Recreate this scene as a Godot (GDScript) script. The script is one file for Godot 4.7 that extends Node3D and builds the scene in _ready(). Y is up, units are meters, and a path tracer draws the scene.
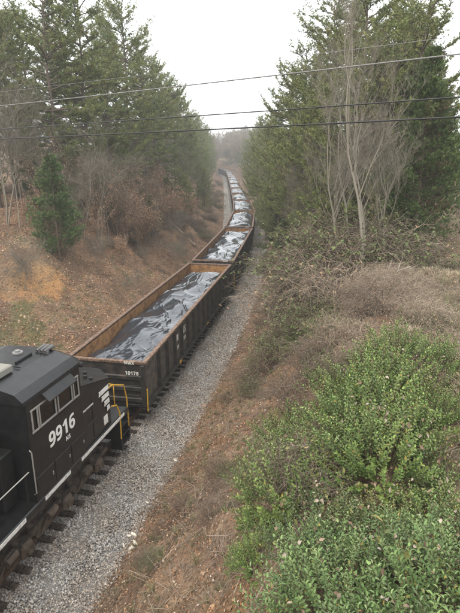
extends Node3D

const CAM_H := 10.1
const FPX := 496.0
const HORIZON := 159.0
const PITCH := 0.28906          # radians down

var rng := RandomNumberGenerator.new()
var fn := FastNoiseLite.new()
var fn2 := FastNoiseLite.new()
var names := {}
var path := []                  # [s, x, z, heading(rad), y], ascending s
var path_s0 := -40.0
var zt_x := PackedFloat32Array()   # by -z index, 0.5 m
var zt_a := PackedFloat32Array()
var zt_y := PackedFloat32Array()

# ------------------------------------------------------------------ mesh builder
class MB:
	var v := PackedVector3Array()
	var n := PackedVector3Array()
	var c := PackedColorArray()
	var col := Color(1, 1, 1)
	func tri(a: Vector3, b: Vector3, d: Vector3) -> void:      # counter-clockwise seen from outside
		var nn := (b - a).cross(d - a).normalized()
		v.append(a); v.append(d); v.append(b)
		n.append(nn); n.append(nn); n.append(nn)
		c.append(col); c.append(col); c.append(col)
	func quad(a: Vector3, b: Vector3, d: Vector3, e: Vector3) -> void:
		tri(a, b, d); tri(a, d, e)
	func trin(a: Vector3, b: Vector3, d: Vector3, na: Vector3, nb: Vector3, nd: Vector3) -> void:
		v.append(a); v.append(d); v.append(b)
		n.append(na); n.append(nd); n.append(nb)
		c.append(col); c.append(col); c.append(col)
	func box(ce: Vector3, sz: Vector3, bev := 0.0) -> void:
		var h := sz * 0.5
		if bev <= 0.0:
			for ax in 3:
				for s in [-1.0, 1.0]:
					var u := Vector3.ZERO; var w := Vector3.ZERO; var o := Vector3.ZERO
					o[ax] = h[ax] * s
					u[(ax + 1) % 3] = h[(ax + 1) % 3]
					w[(ax + 2) % 3] = h[(ax + 2) % 3] * s
					quad(ce + o - u - w, ce + o + u - w, ce + o + u + w, ce + o - u + w)
			return
		var i := h - Vector3(bev, bev, bev)
		for ax in 3:
			var b1 := (ax + 1) % 3; var b2 := (ax + 2) % 3
			for s in [-1.0, 1.0]:
				var u := Vector3.ZERO; var w := Vector3.ZERO; var o := Vector3.ZERO
				o[ax] = h[ax] * s; u[b1] = i[b1]; w[b2] = i[b2] * s
				quad(ce + o - u - w, ce + o + u - w, ce + o + u + w, ce + o - u + w)
			# edges parallel to ax
			for s1 in [-1.0, 1.0]:
				for s2 in [-1.0, 1.0]:
					var l := Vector3.ZERO; l[ax] = i[ax]
					var p := Vector3.ZERO; p[b1] = h[b1] * s1; p[b2] = i[b2] * s2
					var q := Vector3.ZERO; q[b1] = i[b1] * s1; q[b2] = h[b2] * s2
					if s1 * s2 > 0: quad(ce + p - l, ce + q - l, ce + q + l, ce + p + l)
					else: quad(ce + q - l, ce + p - l, ce + p + l, ce + q + l)
		for sx in [-1.0, 1.0]:
			for sy in [-1.0, 1.0]:
				for sz2 in [-1.0, 1.0]:
					var sg := Vector3(sx, sy, sz2)
					var a := Vector3(h.x, i.y, i.z) * sg; var b := Vector3(i.x, h.y, i.z) * sg; var d := Vector3(i.x, i.y, h.z) * sg
					if sx * sy * sz2 > 0: tri(ce + a, ce + b, ce + d)
					else: tri(ce + a, ce + d, ce + b)
	func tube(pts: Array, r0: float, r1: float, sides: int) -> void:
		var m := pts.size()
		var prev := []
		var prevn := []
		for k in m:
			var dirv: Vector3 = (pts[min(k + 1, m - 1)] - pts[max(k - 1, 0)]).normalized()
			var up := Vector3.UP if absf(dirv.y) < 0.9 else Vector3.RIGHT
			var a := dirv.cross(up).normalized(); var b := a.cross(dirv)
			var r: float = lerp(r0, r1, float(k) / max(1, m - 1))
			var ring := []; var rn := []
			for j in sides:
				var t := TAU * j / sides
				var nn := a * cos(t) + b * sin(t)
				ring.append(pts[k] + nn * r); rn.append(nn)
			if k > 0:
				for j in sides:
					var j2 := (j + 1) % sides
					trin(prev[j], ring[j2], prev[j2], prevn[j], rn[j2], prevn[j2])
					trin(prev[j], ring[j], ring[j2], prevn[j], rn[j], rn[j2])
			prev = ring; prevn = rn
	func cyl(a: Vector3, b: Vector3, r: float, sides := 16) -> void:   # capped
		tube([a, b], r, r, sides)
		var dirv := (b - a).normalized()
		var up := Vector3.UP if absf(dirv.y) < 0.9 else Vector3.RIGHT
		var e := dirv.cross(up).normalized(); var f := e.cross(dirv)
		for j in sides:
			var t := TAU * j / sides; var t2 := TAU * (j + 1) / sides
			var p := (e * cos(t) + f * sin(t)) * r; var q := (e * cos(t2) + f * sin(t2)) * r
			tri(a, a + p, a + q) if (p.cross(q)).dot(dirv) < 0 else tri(a, a + q, a + p)
			tri(b, b + q, b + p) if (p.cross(q)).dot(dirv) < 0 else tri(b, b + p, b + q)
	func prism(poly: Array, x0: float, x1: float) -> void:   # poly of Vector2(z, y), extruded along x; convex
		var m := poly.size()
		var area := 0.0
		for k in m: area += poly[k].x * poly[(k + 1) % m].y - poly[(k + 1) % m].x * poly[k].y
		var P := poly.duplicate()
		if area > 0: P.reverse()
		for k in m:
			var a: Vector2 = P[k]; var b: Vector2 = P[(k + 1) % m]
			quad(Vector3(x0, a.y, a.x), Vector3(x1, a.y, a.x), Vector3(x1, b.y, b.x), Vector3(x0, b.y, b.x))
		for k in range(1, m - 1):
			tri(Vector3(x1, P[0].y, P[0].x), Vector3(x1, P[k + 1].y, P[k + 1].x), Vector3(x1, P[k].y, P[k].x)) if false else tri(Vector3(x1, P[0].y, P[0].x), Vector3(x1, P[k].y, P[k].x), Vector3(x1, P[k + 1].y, P[k + 1].x))
			tri(Vector3(x0, P[0].y, P[0].x), Vector3(x0, P[k + 1].y, P[k + 1].x), Vector3(x0, P[k].y, P[k].x))
	func leaf(p: Vector3, d: Vector3, up: Vector3, ln: float, wd: float, fold := 0.25) -> void:
		var sd := d.cross(up).normalized()
		var nn := sd.cross(d).normalized()
		var t := p + d * ln - nn * (ln * 0.12)
		var m1 := p + d * (ln * .28) + nn * (wd * fold * .8); var m2 := p + d * (ln * .68) + nn * (wd * fold * .7)
		var a1 := m1 + sd * (wd * .46); var a2 := m2 + sd * (wd * .42)
		var b1 := m1 - sd * (wd * .46); var b2 := m2 - sd * (wd * .42)
		tri(p, a1, a2); tri(p, a2, t); tri(p, t, b2); tri(p, b2, b1)
	func mesh() -> ArrayMesh:
		var m := ArrayMesh.new()
		var arr := []; arr.resize(Mesh.ARRAY_MAX)
		arr[Mesh.ARRAY_VERTEX] = v; arr[Mesh.ARRAY_NORMAL] = n; arr[Mesh.ARRAY_COLOR] = c
		m.add_surface_from_arrays(Mesh.PRIMITIVE_TRIANGLES, arr)
		return m

# ------------------------------------------------------------------ scene helpers
func numbered(called: String) -> String:
	if not names.has(called):
		names[called] = 0
		return called
	names[called] += 1
	return "%s_%03d" % [called, names[called]]

func tag(o: Node, label: String, category: String, group := "", kind := "") -> Node:
	o.set_meta("label", label)
	if category != "": o.set_meta("category", category)
	if group != "": o.set_meta("group", group)
	if kind != "": o.set_meta("kind", kind)
	return o

func obj(called: String, m: Mesh, material: Material, parent: Node = null) -> MeshInstance3D:
	var o := MeshInstance3D.new()
	o.mesh = m
	if material: o.material_override = material
	if parent == null:
		o.name = numbered(called); add_child(o)
	else:
		o.name = called; parent.add_child(o, true)
	return o

func base(called: String, at: Vector3, turn := 0.0) -> Node3D:
	var o := Node3D.new()
	o.name = numbered(called); add_child(o)
	o.position = at; o.rotation.y = turn
	return o

func copy(o: Node3D, called: String) -> Node3D:
	var r: Node3D = o.duplicate()
	r.name = numbered(called); add_child(r)
	return r

func lin(r: float, g: float, b: float) -> Color:
	return Color(r, g, b).linear_to_srgb()

func mat(c: Color, rough := 0.8, metal := 0.0) -> StandardMaterial3D:
	var m := StandardMaterial3D.new()
	m.albedo_color = c.linear_to_srgb(); m.roughness = rough; m.metallic = metal
	return m

func vmat(rough := 0.9) -> StandardMaterial3D:
	var m := StandardMaterial3D.new()
	m.vertex_color_use_as_albedo = true; m.roughness = rough
	m.cull_mode = BaseMaterial3D.CULL_DISABLED
	return m

func ramp_tex(size: int, freq: float, sd: int, stops: Array, oct := 4, kind := FastNoiseLite.TYPE_SIMPLEX_SMOOTH) -> ImageTexture:
	var nz := FastNoiseLite.new()
	nz.seed = sd; nz.frequency = freq; nz.fractal_octaves = oct; nz.noise_type = kind
	var src := nz.get_seamless_image(size, size)
	var img := Image.create(size, size, false, Image.FORMAT_RGB8)
	var g := Gradient.new()
	g.offsets = PackedFloat32Array(stops.map(func(e): return e[0]))
	g.colors = PackedColorArray(stops.map(func(e): return (e[1] as Color).linear_to_srgb()))
	for y in size:
		for x in size:
			img.set_pixel(x, y, g.sample(src.get_pixel(x, y).r))
	img.generate_mipmaps()
	return ImageTexture.create_from_image(img)

func bump_tex(size: int, freq: float, sd: int, strength: float, oct := 4) -> ImageTexture:
	var nz := FastNoiseLite.new()
	nz.seed = sd; nz.frequency = freq; nz.fractal_octaves = oct
	var src := nz.get_seamless_image(size, size)
	src.convert(Image.FORMAT_RGBA8)
	src.bump_map_to_normal_map(strength)
	return ImageTexture.create_from_image(src)

func crinkle_tex(size: int, freq: float, sd: int, strength: float) -> ImageTexture:
	var nz := FastNoiseLite.new()
	nz.seed = sd; nz.frequency = freq; nz.fractal_octaves = 3; nz.fractal_type = FastNoiseLite.FRACTAL_RIDGED
	nz.domain_warp_enabled = true; nz.domain_warp_amplitude = 25.0; nz.domain_warp_frequency = .02
	var src := nz.get_seamless_image(size, size)
	src.convert(Image.FORMAT_RGBA8)
	src.bump_map_to_normal_map(strength)
	return ImageTexture.create_from_image(src)

func tmat(tex: Texture2D, scale: float, rough := 0.85, bump: Texture2D = null, bs := 1.0, metal := 0.0) -> StandardMaterial3D:
	var m := StandardMaterial3D.new()
	m.albedo_texture = tex; m.uv1_triplanar = true; m.uv1_scale = Vector3.ONE * scale
	m.roughness = rough; m.metallic = metal
	if bump:
		m.normal_enabled = true; m.normal_texture = bump; m.normal_scale = bs
	return m

# ------------------------------------------------------------------ track path and terrain
func heading(s: float) -> float:
	var p := 10.3 - 0.175 * (s - 9.0)
	if p < -0.6: p = -0.6
	if s > 120.0: p = -0.6 - 0.4 * clampf((s - 120.0) / 20.0, 0, 1)
	if s > 220.0: p -= 0.09 * (minf(s, 285.0) - 220.0)
	if s > 285.0: p -= 0.5 * (s - 285.0)
	if p < -30.0: p = -30.0
	return deg_to_rad(p)

func rise(s: float) -> float:
	if s < 90.0: return 0.0
	var t := s - 90.0
	return 0.01 * t * minf(1.0, t / 60.0)

func make_path() -> void:
	var ds := 0.25
	var back := []
	var x := -4.8; var z := -17.5; var s := 0.0
	while s > path_s0:
		var a := heading(s - ds * 0.5)
		x -= ds * sin(a); z += ds * cos(a); s -= ds
		back.push_front([s, x, z, heading(s), 0.0])
	path = back
	x = -4.8; z = -17.5; s = 0.0
	while s < 420.0:
		path.append([s, x, z, heading(s), rise(s)])
		var a := heading(s + ds * 0.5)
		x += ds * sin(a); z -= ds * cos(a); s += ds
	# table by z: index k <-> z = 25 - 0.5 k
	var j := 0
	for k in 940:
		var zz := 25.0 - 0.5 * k
		while j < path.size() - 2 and path[j + 1][2] > zz: j += 1
		var a0 = path[j]; var a1 = path[j + 1]
		var t: float = clampf((zz - a0[2]) / (a1[2] - a0[2]), -30.0, 200.0)
		zt_x.append(lerpf(a0[1], a1[1], t)); zt_a.append(a0[3]); zt_y.append(a0[4])

func on_track(s: float, d := 0.0, y := 0.0) -> Vector3:
	var f := clampf((s - path[0][0]) / 0.25, 0, path.size() - 2)
	var k := int(f); var t := f - k
	var a = path[k]; var b = path[k + 1]
	var h: float = lerpf(a[3], b[3], t)
	return Vector3(lerpf(a[1], b[1], t) + d * cos(h), lerpf(a[4], b[4], t) + y, lerpf(a[2], b[2], t) + d * sin(h))

func zi(z: float) -> int:
	return clampi(int((25.0 - z) * 2.0), 0, zt_x.size() - 1)

func lat(x: float, z: float) -> float:
	var k := zi(z)
	var k2 := mini(k + 1, zt_x.size() - 1)
	var f := clampf((25.0 - z) * 2.0 - k, 0, 1)
	return (x - lerpf(zt_x[k], zt_x[k2], f)) * cos(zt_a[k])

const PR := [[0, -.5], [2.5, -.52], [3.0, -.42], [4.0, .1], [5.4, 1.35], [7.0, 2.95], [8.2, 4.2], [9.4, 5.0], [12, 5.4], [20, 5.8], [40, 7.5], [160, 14]]
const PL := [[0, -.5], [3, -.5], [4, -.2], [5.5, .5], [7.5, 1.8], [9.5, 3.2], [11.5, 4.5], [14, 5.3], [20, 5.9], [40, 7.5], [160, 14]]
func prof(T: Array, d: float) -> float:
	for k in range(1, T.size()):
		if d < T[k][0]:
			var t: float = (d - T[k - 1][0]) / (T[k][0] - T[k - 1][0])
			return lerpf(T[k - 1][1], T[k][1], t)
	return T[T.size() - 1][1]

func gy(x: float, z: float) -> float:
	var d := lat(x, z)
	var y := 0.0
	if d >= 0: 
		y = prof(PR, d)
		y += smoothstep(-9.0, -1.0, z) * smoothstep(6.0, 9.0, d) * 1.0
	else:
		y = prof(PL, -d)
		if y > 0: y *= lerpf(1.0, 0.62, smoothstep(-34.0, -18.0, z))
	var w := smoothstep(3.0, 6.5, absf(d))
	y += fn.get_noise_2d(x * 2.2, z * 2.2) * 1.1 * w + fn2.get_noise_2d(x, z) * 0.22 * smoothstep(2.8, 4.5, absf(d))
	return y + zt_y[zi(z)] + smoothstep(-305.0, -400.0, z) * 9.0

func at_u(u: float, z: float) -> Vector3:      # ground point seen in photo column u at world depth z
	var x := (u - 230.0) / FPX * -z
	for k in 4:
		var y := gy(x, z)
		x = (u - 230.0) / FPX * -(sin(PITCH) * (y - CAM_H) + cos(PITCH) * z)
	return Vector3(x, gy(x, z), z)

func ray(u: float, v: float) -> Vector3:
	var x := (u - 230.0) / FPX; var y := -(v - 306.5) / FPX
	return Vector3(x, cos(PITCH) * y - sin(PITCH), -sin(PITCH) * y - cos(PITCH))

# ------------------------------------------------------------------ ready
func _ready() -> void:
	rng.seed = 4711
	fn.seed = 5; fn.frequency = 0.06; fn.fractal_octaves = 3
	fn2.seed = 9; fn2.frequency = 0.7; fn2.fractal_octaves = 3
	# camera
	var cam := Camera3D.new()
	cam.name = "camera"; add_child(cam)
	cam.position = Vector3(0, CAM_H, 0); cam.rotation.x = -PITCH
	cam.fov = 63.43; cam.near = 0.1; cam.far = 1500.0; cam.current = true
	# overcast sky
	var we := WorldEnvironment.new(); we.name = "world_environment"
	var env := Environment.new()
	env.background_mode = Environment.BG_SKY
	var sm := ProceduralSkyMaterial.new()
	sm.sky_top_color = Color(0.94, 0.955, 0.97); sm.sky_horizon_color = Color(0.965, 0.972, 0.975)
	sm.sky_curve = 0.2; sm.ground_horizon_color = Color(0.6, 0.59, 0.56); sm.ground_bottom_color = Color(0.4, 0.38, 0.35)
	sm.sky_energy_multiplier = 1.12; sm.sun_angle_max = 0.0
	var sky := Sky.new(); sky.sky_material = sm
	env.sky = sky
	env.tonemap_mode = Environment.TONE_MAPPER_LINEAR
	env.tonemap_exposure = 1.98
	env.sdfgi_enabled = true; env.ssao_enabled = true; env.ssil_enabled = true
	env.fog_enabled = true; env.fog_density = 0.0010; env.fog_light_color = Color(0.86, 0.88, 0.89)
	we.environment = env; add_child(we)
	var sun := DirectionalLight3D.new(); sun.name = "overcast_sun"; add_child(sun)
	sun.rotation_degrees = Vector3(-62, -35, 0)
	sun.light_energy = 0.6; sun.shadow_enabled = true; sun.light_angular_distance = 50.0; sun.light_color = Color(1, 0.97, 0.93)
	sun.shadow_enabled = true

	make_path()
	build_ground()
	build_track()
	print("ground, track ", Time.get_ticks_msec())
	build_train()
	print("train ", Time.get_ticks_msec())
	build_trees()
	print("trees ", Time.get_ticks_msec())
	build_undergrowth()
	build_litter()
	print("undergrowth ", Time.get_ticks_msec())
	build_wires()
	build_debris()
	print("done ", Time.get_ticks_msec())

# ------------------------------------------------------------------ ground
func build_ground() -> void:
	var zs := []
	var z := 24.0
	while z > -430.0:
		zs.append(z)
		var st := 0.3
		if z > -2.0: st = 1.0
		elif z < -45.0: st = 0.3 + (-45.0 - z) * 0.02
		z -= minf(st, 6.0)
	var ds := []
	var d := 0.0
	while d < 150.0:
		ds.append(d)
		if d > 0: ds.push_front(-d)
		if d < 2.0: d += 1.0
		elif d < 16.0: d += 0.3
		else: d += 0.3 + (d - 16.0) * 0.12
	var litter := Color(.2, .125, .082)
	var litter2 := Color(.36, .235, .15)
	var soil := Color(.11, .072, .048)
	var clay := Color(.46, .26, .115)
	var green := Color(.11, .13, .05)
	var straw := Color(.30, .245, .165)
	var verts := PackedVector3Array(); var cols := PackedColorArray(); var idx := PackedInt32Array()
	var w := ds.size()
	for zz in zs:
		var tx: float = zt_x[zi(zz)]
		for dd in ds:
			var x: float = tx + dd
			var y := gy(x, zz)
			verts.append(Vector3(x, y, zz))
			var n1 := fn.get_noise_2d(x * 6.0 + 40.0, zz * 6.0) ; var n2 := fn2.get_noise_2d(x * 0.9, zz * 0.9 + 77.0); var n3 := fn.get_noise_2d(x * 2.3, zz * 2.3 + 300.0)
			var c := litter.lerp(litter2, clampf(0.5 + n1 * 1.3 + n2 * .6, 0, 1))
			if dd > 0:
				c = c.lerp(soil, clampf(smoothstep(0.0, 0.35, n2 + n1 * .4) * .9, 0, 1))
				if zz > -24.0 and dd > 3.0 and dd < 8.0:
					c = c.lerp(clay * 0.62, clampf(smoothstep(.12, .5, n3 + n2 * .6) * .8, 0, 1))
				if dd > 9.0: c = c.lerp(straw, clampf(0.6 + n1, 0, 1))
			else:
				var px: float = x + 12.0 + (zz + 29.0) * .35
				var patch := 1.0 - clampf(Vector2(px / 1.3, (zz + 29.5) / 4.2).length(), 0, 1)
				c = c.lerp(clay * 1.2, clampf(smoothstep(.08, .36, patch + n1 * .8 + n2 * .6), 0, 1) if patch > 0.0 else 0.0)
				var gp := 1.0 - clampf(Vector2((x + 12.0) / 4.5, (zz + 24.0) / 5.0).length(), 0, 1)
				c = c.lerp(green, clampf(smoothstep(.25, .75, gp + n2 * .9 + n1 * .5) * .75, 0, 1))
				if dd < -9.0 and zz > -34.0: c = c.lerp(straw, clampf(.3 + n1, 0, .8))
			cols.append(c)
	for j in zs.size() - 1:
		for i in w - 1:
			var a := j * w + i
			idx.append_array(PackedInt32Array([a, a + w, a + 1, a + 1, a + w, a + w + 1]))
	var st := SurfaceTool.new()
	var arr := []; arr.resize(Mesh.ARRAY_MAX)
	arr[Mesh.ARRAY_VERTEX] = verts; arr[Mesh.ARRAY_COLOR] = cols; arr[Mesh.ARRAY_INDEX] = idx
	var am := ArrayMesh.new(); am.add_surface_from_arrays(Mesh.PRIMITIVE_TRIANGLES, arr)
	st.create_from(am, 0); st.generate_normals()
	var m := vmat(0.95)
	m.albedo_texture = ramp_tex(512, 0.03, 21, [[0.2, Color(.28, .27, .26)], [0.42, Color(.6, .58, .56)], [0.55, Color(1, .98, .95)], [0.75, Color(.6, .58, .54)]], 7)
	m.uv1_triplanar = true; m.uv1_scale = Vector3.ONE * 0.45
	m.normal_enabled = true; m.normal_texture = bump_tex(512, 0.04, 31, 9.0, 5); m.normal_scale = 2.2
	var g := obj("ground", st.commit(), m)
	tag(g, "brown leaf covered railway cutting with sloping earth banks", "", "", "structure")

# ------------------------------------------------------------------ track
func stone_mesh(sd: int) -> ArrayMesh:
	var r := RandomNumberGenerator.new(); r.seed = sd
	var t := 1.618
	var P := [Vector3(-1, t, 0), Vector3(1, t, 0), Vector3(-1, -t, 0), Vector3(1, -t, 0), Vector3(0, -1, t), Vector3(0, 1, t), Vector3(0, -1, -t), Vector3(0, 1, -t), Vector3(t, 0, -1), Vector3(t, 0, 1), Vector3(-t, 0, -1), Vector3(-t, 0, 1)]
	var F := [[0, 11, 5], [0, 5, 1], [0, 1, 7], [0, 7, 10], [0, 10, 11], [1, 5, 9], [5, 11, 4], [11, 10, 2], [10, 7, 6], [7, 1, 8], [3, 9, 4], [3, 4, 2], [3, 2, 6], [3, 6, 8], [3, 8, 9], [4, 9, 5], [2, 4, 11], [6, 2, 10], [8, 6, 7], [9, 8, 1]]
	var Q := []
	var sc := Vector3(r.randf_range(.8, 1.2), r.randf_range(.55, .8), r.randf_range(.75, 1.1))
	for p in P: Q.append((p as Vector3).normalized() * sc * r.randf_range(.75, 1.15))
	var b := MB.new()
	for f in F: b.tri(Q[f[0]], Q[f[1]], Q[f[2]])
	return b.mesh()

func multi(called: String, m: Mesh, material: Material, xf: Array, cols: Array, parent: Node = null) -> MultiMeshInstance3D:
	var mm := MultiMesh.new()
	mm.transform_format = MultiMesh.TRANSFORM_3D
	mm.use_colors = true; mm.mesh = m; mm.instance_count = xf.size()
	for k in xf.size():
		mm.set_instance_transform(k, xf[k]); mm.set_instance_color(k, cols[k])
	var o := MultiMeshInstance3D.new()
	o.multimesh = mm; o.material_override = material
	if parent:
		o.name = called; parent.add_child(o, true)
	else:
		o.name = numbered(called); add_child(o)
	return o

func rot3() -> Basis:
	return Basis.from_euler(Vector3(rng.randf_range(0, TAU), rng.randf_range(0, TAU), rng.randf_range(0, TAU)))

func build_track() -> void:
	# ballast bed: a raised, shouldered sheet
	var prof_b := [[-3.3, -.6], [-3.0, -.42], [-1.75, -.1], [-1.3, -.07], [0, -.07], [1.3, -.07], [1.7, -.1], [2.4, -.27], [3.0, -.4], [3.35, -.6]]
	var st := SurfaceTool.new(); st.begin(Mesh.PRIMITIVE_TRIANGLES)
	var rows := []
	var s := -38.0
	while s < 400.0:
		var row := []
		for p in prof_b:
			var q := on_track(s, p[0] + fn2.get_noise_2d(s * .8, p[0] * 9.0) * (0.25 if absf(p[0]) > 1.6 else 0.0), p[1])
			q.y += fn2.get_noise_2d(q.x * 2.0, q.z * 2.0) * 0.03
			row.append(q)
		rows.append(row)
		s += 0.4 if s < 60.0 else 3.0
	for j in rows.size() - 1:
		for i in prof_b.size() - 1:
			var a = rows[j][i]; var b = rows[j][i + 1]; var c = rows[j + 1][i + 1]; var d = rows[j + 1][i]
			for q in [a, c, b, a, d, c]: st.add_vertex(q)
	st.generate_normals()
	var bm := tmat(ramp_tex(512, 0.11, 61, [[0.25, Color(.1, .097, .092)], [0.45, Color(.27, .265, .255)], [0.6, Color(.44, .43, .415)], [0.8, Color(.58, .56, .53)]], 3, FastNoiseLite.TYPE_CELLULAR), 0.55, 0.95, bump_tex(512, 0.12, 62, 14.0, 3), 1.5)
	tag(obj("ballast_bed", st.commit(), bm), "grey crushed stone ballast bed under the railway track", "", "", "structure")
	# loose stones on top
	var tones := [Color(.36, .355, .35), Color(.28, .28, .285), Color(.48, .475, .465), Color(.19, .185, .18), Color(.4, .365, .32), Color(.62, .61, .59), Color(.33, .3, .265)]
	var sm := vmat(0.9)
	var root := base("ballast_stones", Vector3.ZERO)
	tag(root, "loose grey crushed stones lying on the track bed", "", "", "stuff")
	var sets := [[], [], [], []]; var sc := [[], [], [], []]
	var bands := [[-14.0, 8.0, 46000, .021, .037], [8.0, 30.0, 17000, .032, .055], [30.0, 75.0, 12000, .05, .08]]
	for b in bands:
		for k in int(b[2]):
			var ss := rng.randf_range(b[0], b[1])
			var dd := rng.randf_range(0.65, 3.15) + (rng.randf() * rng.randf() * .45)
			var yy := 0.0
			if dd < 1.5: yy = -.07
			elif dd < 2.4: yy = lerpf(-.08, -.27, (dd - 1.5) / .9)
			else: yy = lerpf(-.27, -.42, (dd - 2.4) / .7)
			var p := on_track(ss, dd, yy)
			if dd > 3.0: p.y = maxf(p.y, gy(p.x, p.z) + .01)
			p.y += fn2.get_noise_2d(p.x * 2.0, p.z * 2.0) * 0.03 + (.022 if dd > 1.35 and dd < 2.6 else .0)
			var sz := rng.randf_range(b[3], b[4])
			var v := rng.randi() % 4
			sets[v].append(Transform3D(rot3().scaled(Vector3.ONE * sz), p + Vector3(0, rng.randf_range(-.01, .02), 0)))
			var stone_c: Color = tones[rng.randi() % 7] * rng.randf_range(.7, .98)
			var stain := clampf(.25 + fn2.get_noise_2d(p.x * .7, p.z * .7) * 1.2 + (.35 if dd < 1.4 else 0.0) + smoothstep(2.5, 3.3, dd) * .5, 0, .3)
			sc[v].append(stone_c.lerp(stone_c * Color(.82, .62, .46), stain))
	# far left shoulder
	for k in 9000:
		var p := on_track(40.0 + 150.0 * pow(rng.randf(), 1.4), rng.randf_range(-3.3, -1.2), -.2)
		var v := rng.randi() % 4
		sets[v].append(Transform3D(rot3().scaled(Vector3.ONE * .08), p)); sc[v].append(tones[rng.randi() % 7])
	for v in 4:
		var o := multi("stones", stone_mesh(100 + v), sm, sets[v], sc[v], root)
		o.set_meta("kind", "stuff")
	# rails and ties
	var tr := base("railway_track", Vector3.ZERO)
	tag(tr, "rusty steel rails on dark wooden ties", "", "", "structure")
	var rail_m := tmat(ramp_tex(128, .05, 5, [[.3, Color(.07, .04, .028)], [.7, Color(.16, .09, .055)]]), 1.0, .6)
	for sd in [-1.0, 1.0]:
		var b := MB.new()
		var prf := [Vector2(-.07, 0), Vector2(-.07, .02), Vector2(-.012, .05), Vector2(-.012, .13), Vector2(-.036, .14), Vector2(-.036, .175), Vector2(-.028, .182), Vector2(.028, .182), Vector2(.036, .175), Vector2(.036, .14), Vector2(.012, .13), Vector2(.012, .05), Vector2(.07, .02), Vector2(.07, 0)]
		s = -38.0
		while s < 398.0:
			var step := 1.0 if s < 70.0 else 4.0
			for k in prf.size() - 1:
				var p: Vector2 = prf[k]; var q: Vector2 = prf[k + 1]
				b.quad(on_track(s, sd * .755 + p.x, p.y), on_track(s, sd * .755 + q.x, q.y), on_track(s + step, sd * .755 + q.x, q.y), on_track(s + step, sd * .755 + p.x, p.y))
			s += step
		obj("rail", b.mesh(), rail_m, tr)
	var tie_meshes := []
	for k in 4:
		var b := MB.new()
		b.box(Vector3(rng.randf_range(-.04, .04), -.09, 0), Vector3(2.6 + rng.randf_range(-.06, .06), .18, .225 + rng.randf_range(-.015, .01)), .014)
		tie_meshes.append(b.mesh())
	var tie_mats := []
	for k in 3:
		var f: float = [1.0, .75, 1.35][k]
		tie_mats.append(tmat(ramp_tex(128, .03, 70 + k, [[.3, Color(.03, .023, .019) * f], [.7, Color(.075, .055, .043) * f]]), 1.5, .95, bump_tex(128, .06, 80, 8.0)))
	s = -14.0
	var far := MB.new()
	while s < 300.0:
		if s < 118.0:
			var o := obj("tie", tie_meshes[rng.randi() % 4], tie_mats[rng.randi() % 3], tr)
			var h := heading(s)
			o.position = on_track(s, rng.randf_range(-.05, .05), rng.randf_range(-.01, .01))
			o.rotation.y = -h + rng.randf_range(-.025, .025)
		else:
			far.box(on_track(s, 0, -.09), Vector3(2.6, .18, .22))
		s += .53
	far.col = Color.WHITE
	obj("far_ties", far.mesh(), tie_mats[0], tr).set_meta("kind", "stuff")

# ------------------------------------------------------------------ train
func chord(o: Node3D, sa: float, sb: float) -> void:     # local -Z points along the track
	var a := on_track(sa); var b := on_track(sb)
	var dv := b - a
	o.position = (a + b) * .5
	o.rotation = Vector3(atan2(dv.y, Vector2(dv.x, dv.z).length()), atan2(-dv.x, -dv.z), 0)

func text_mesh(t: String, size_m: float, weight := 700) -> TextMesh:
	var f := SystemFont.new(); f.font_names = PackedStringArray(["Droid Sans"]); f.font_weight = weight
	var m := TextMesh.new()
	m.text = t; m.font = f; m.font_size = 48; m.pixel_size = size_m / 36.0; m.depth = .008
	return m

func build_train() -> void:
	build_loco()
	build_gondolas()

func wheel_mesh(r: float) -> ArrayMesh:
	var b := MB.new()
	b.cyl(Vector3(-.07, 0, 0), Vector3(.06, 0, 0), r, 28)
	b.cyl(Vector3(-.1, 0, 0), Vector3(-.07, 0, 0), r + .03, 28)
	b.cyl(Vector3(.06, 0, 0), Vector3(.1, 0, 0), r * .3, 16)
	return b.mesh()

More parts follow.
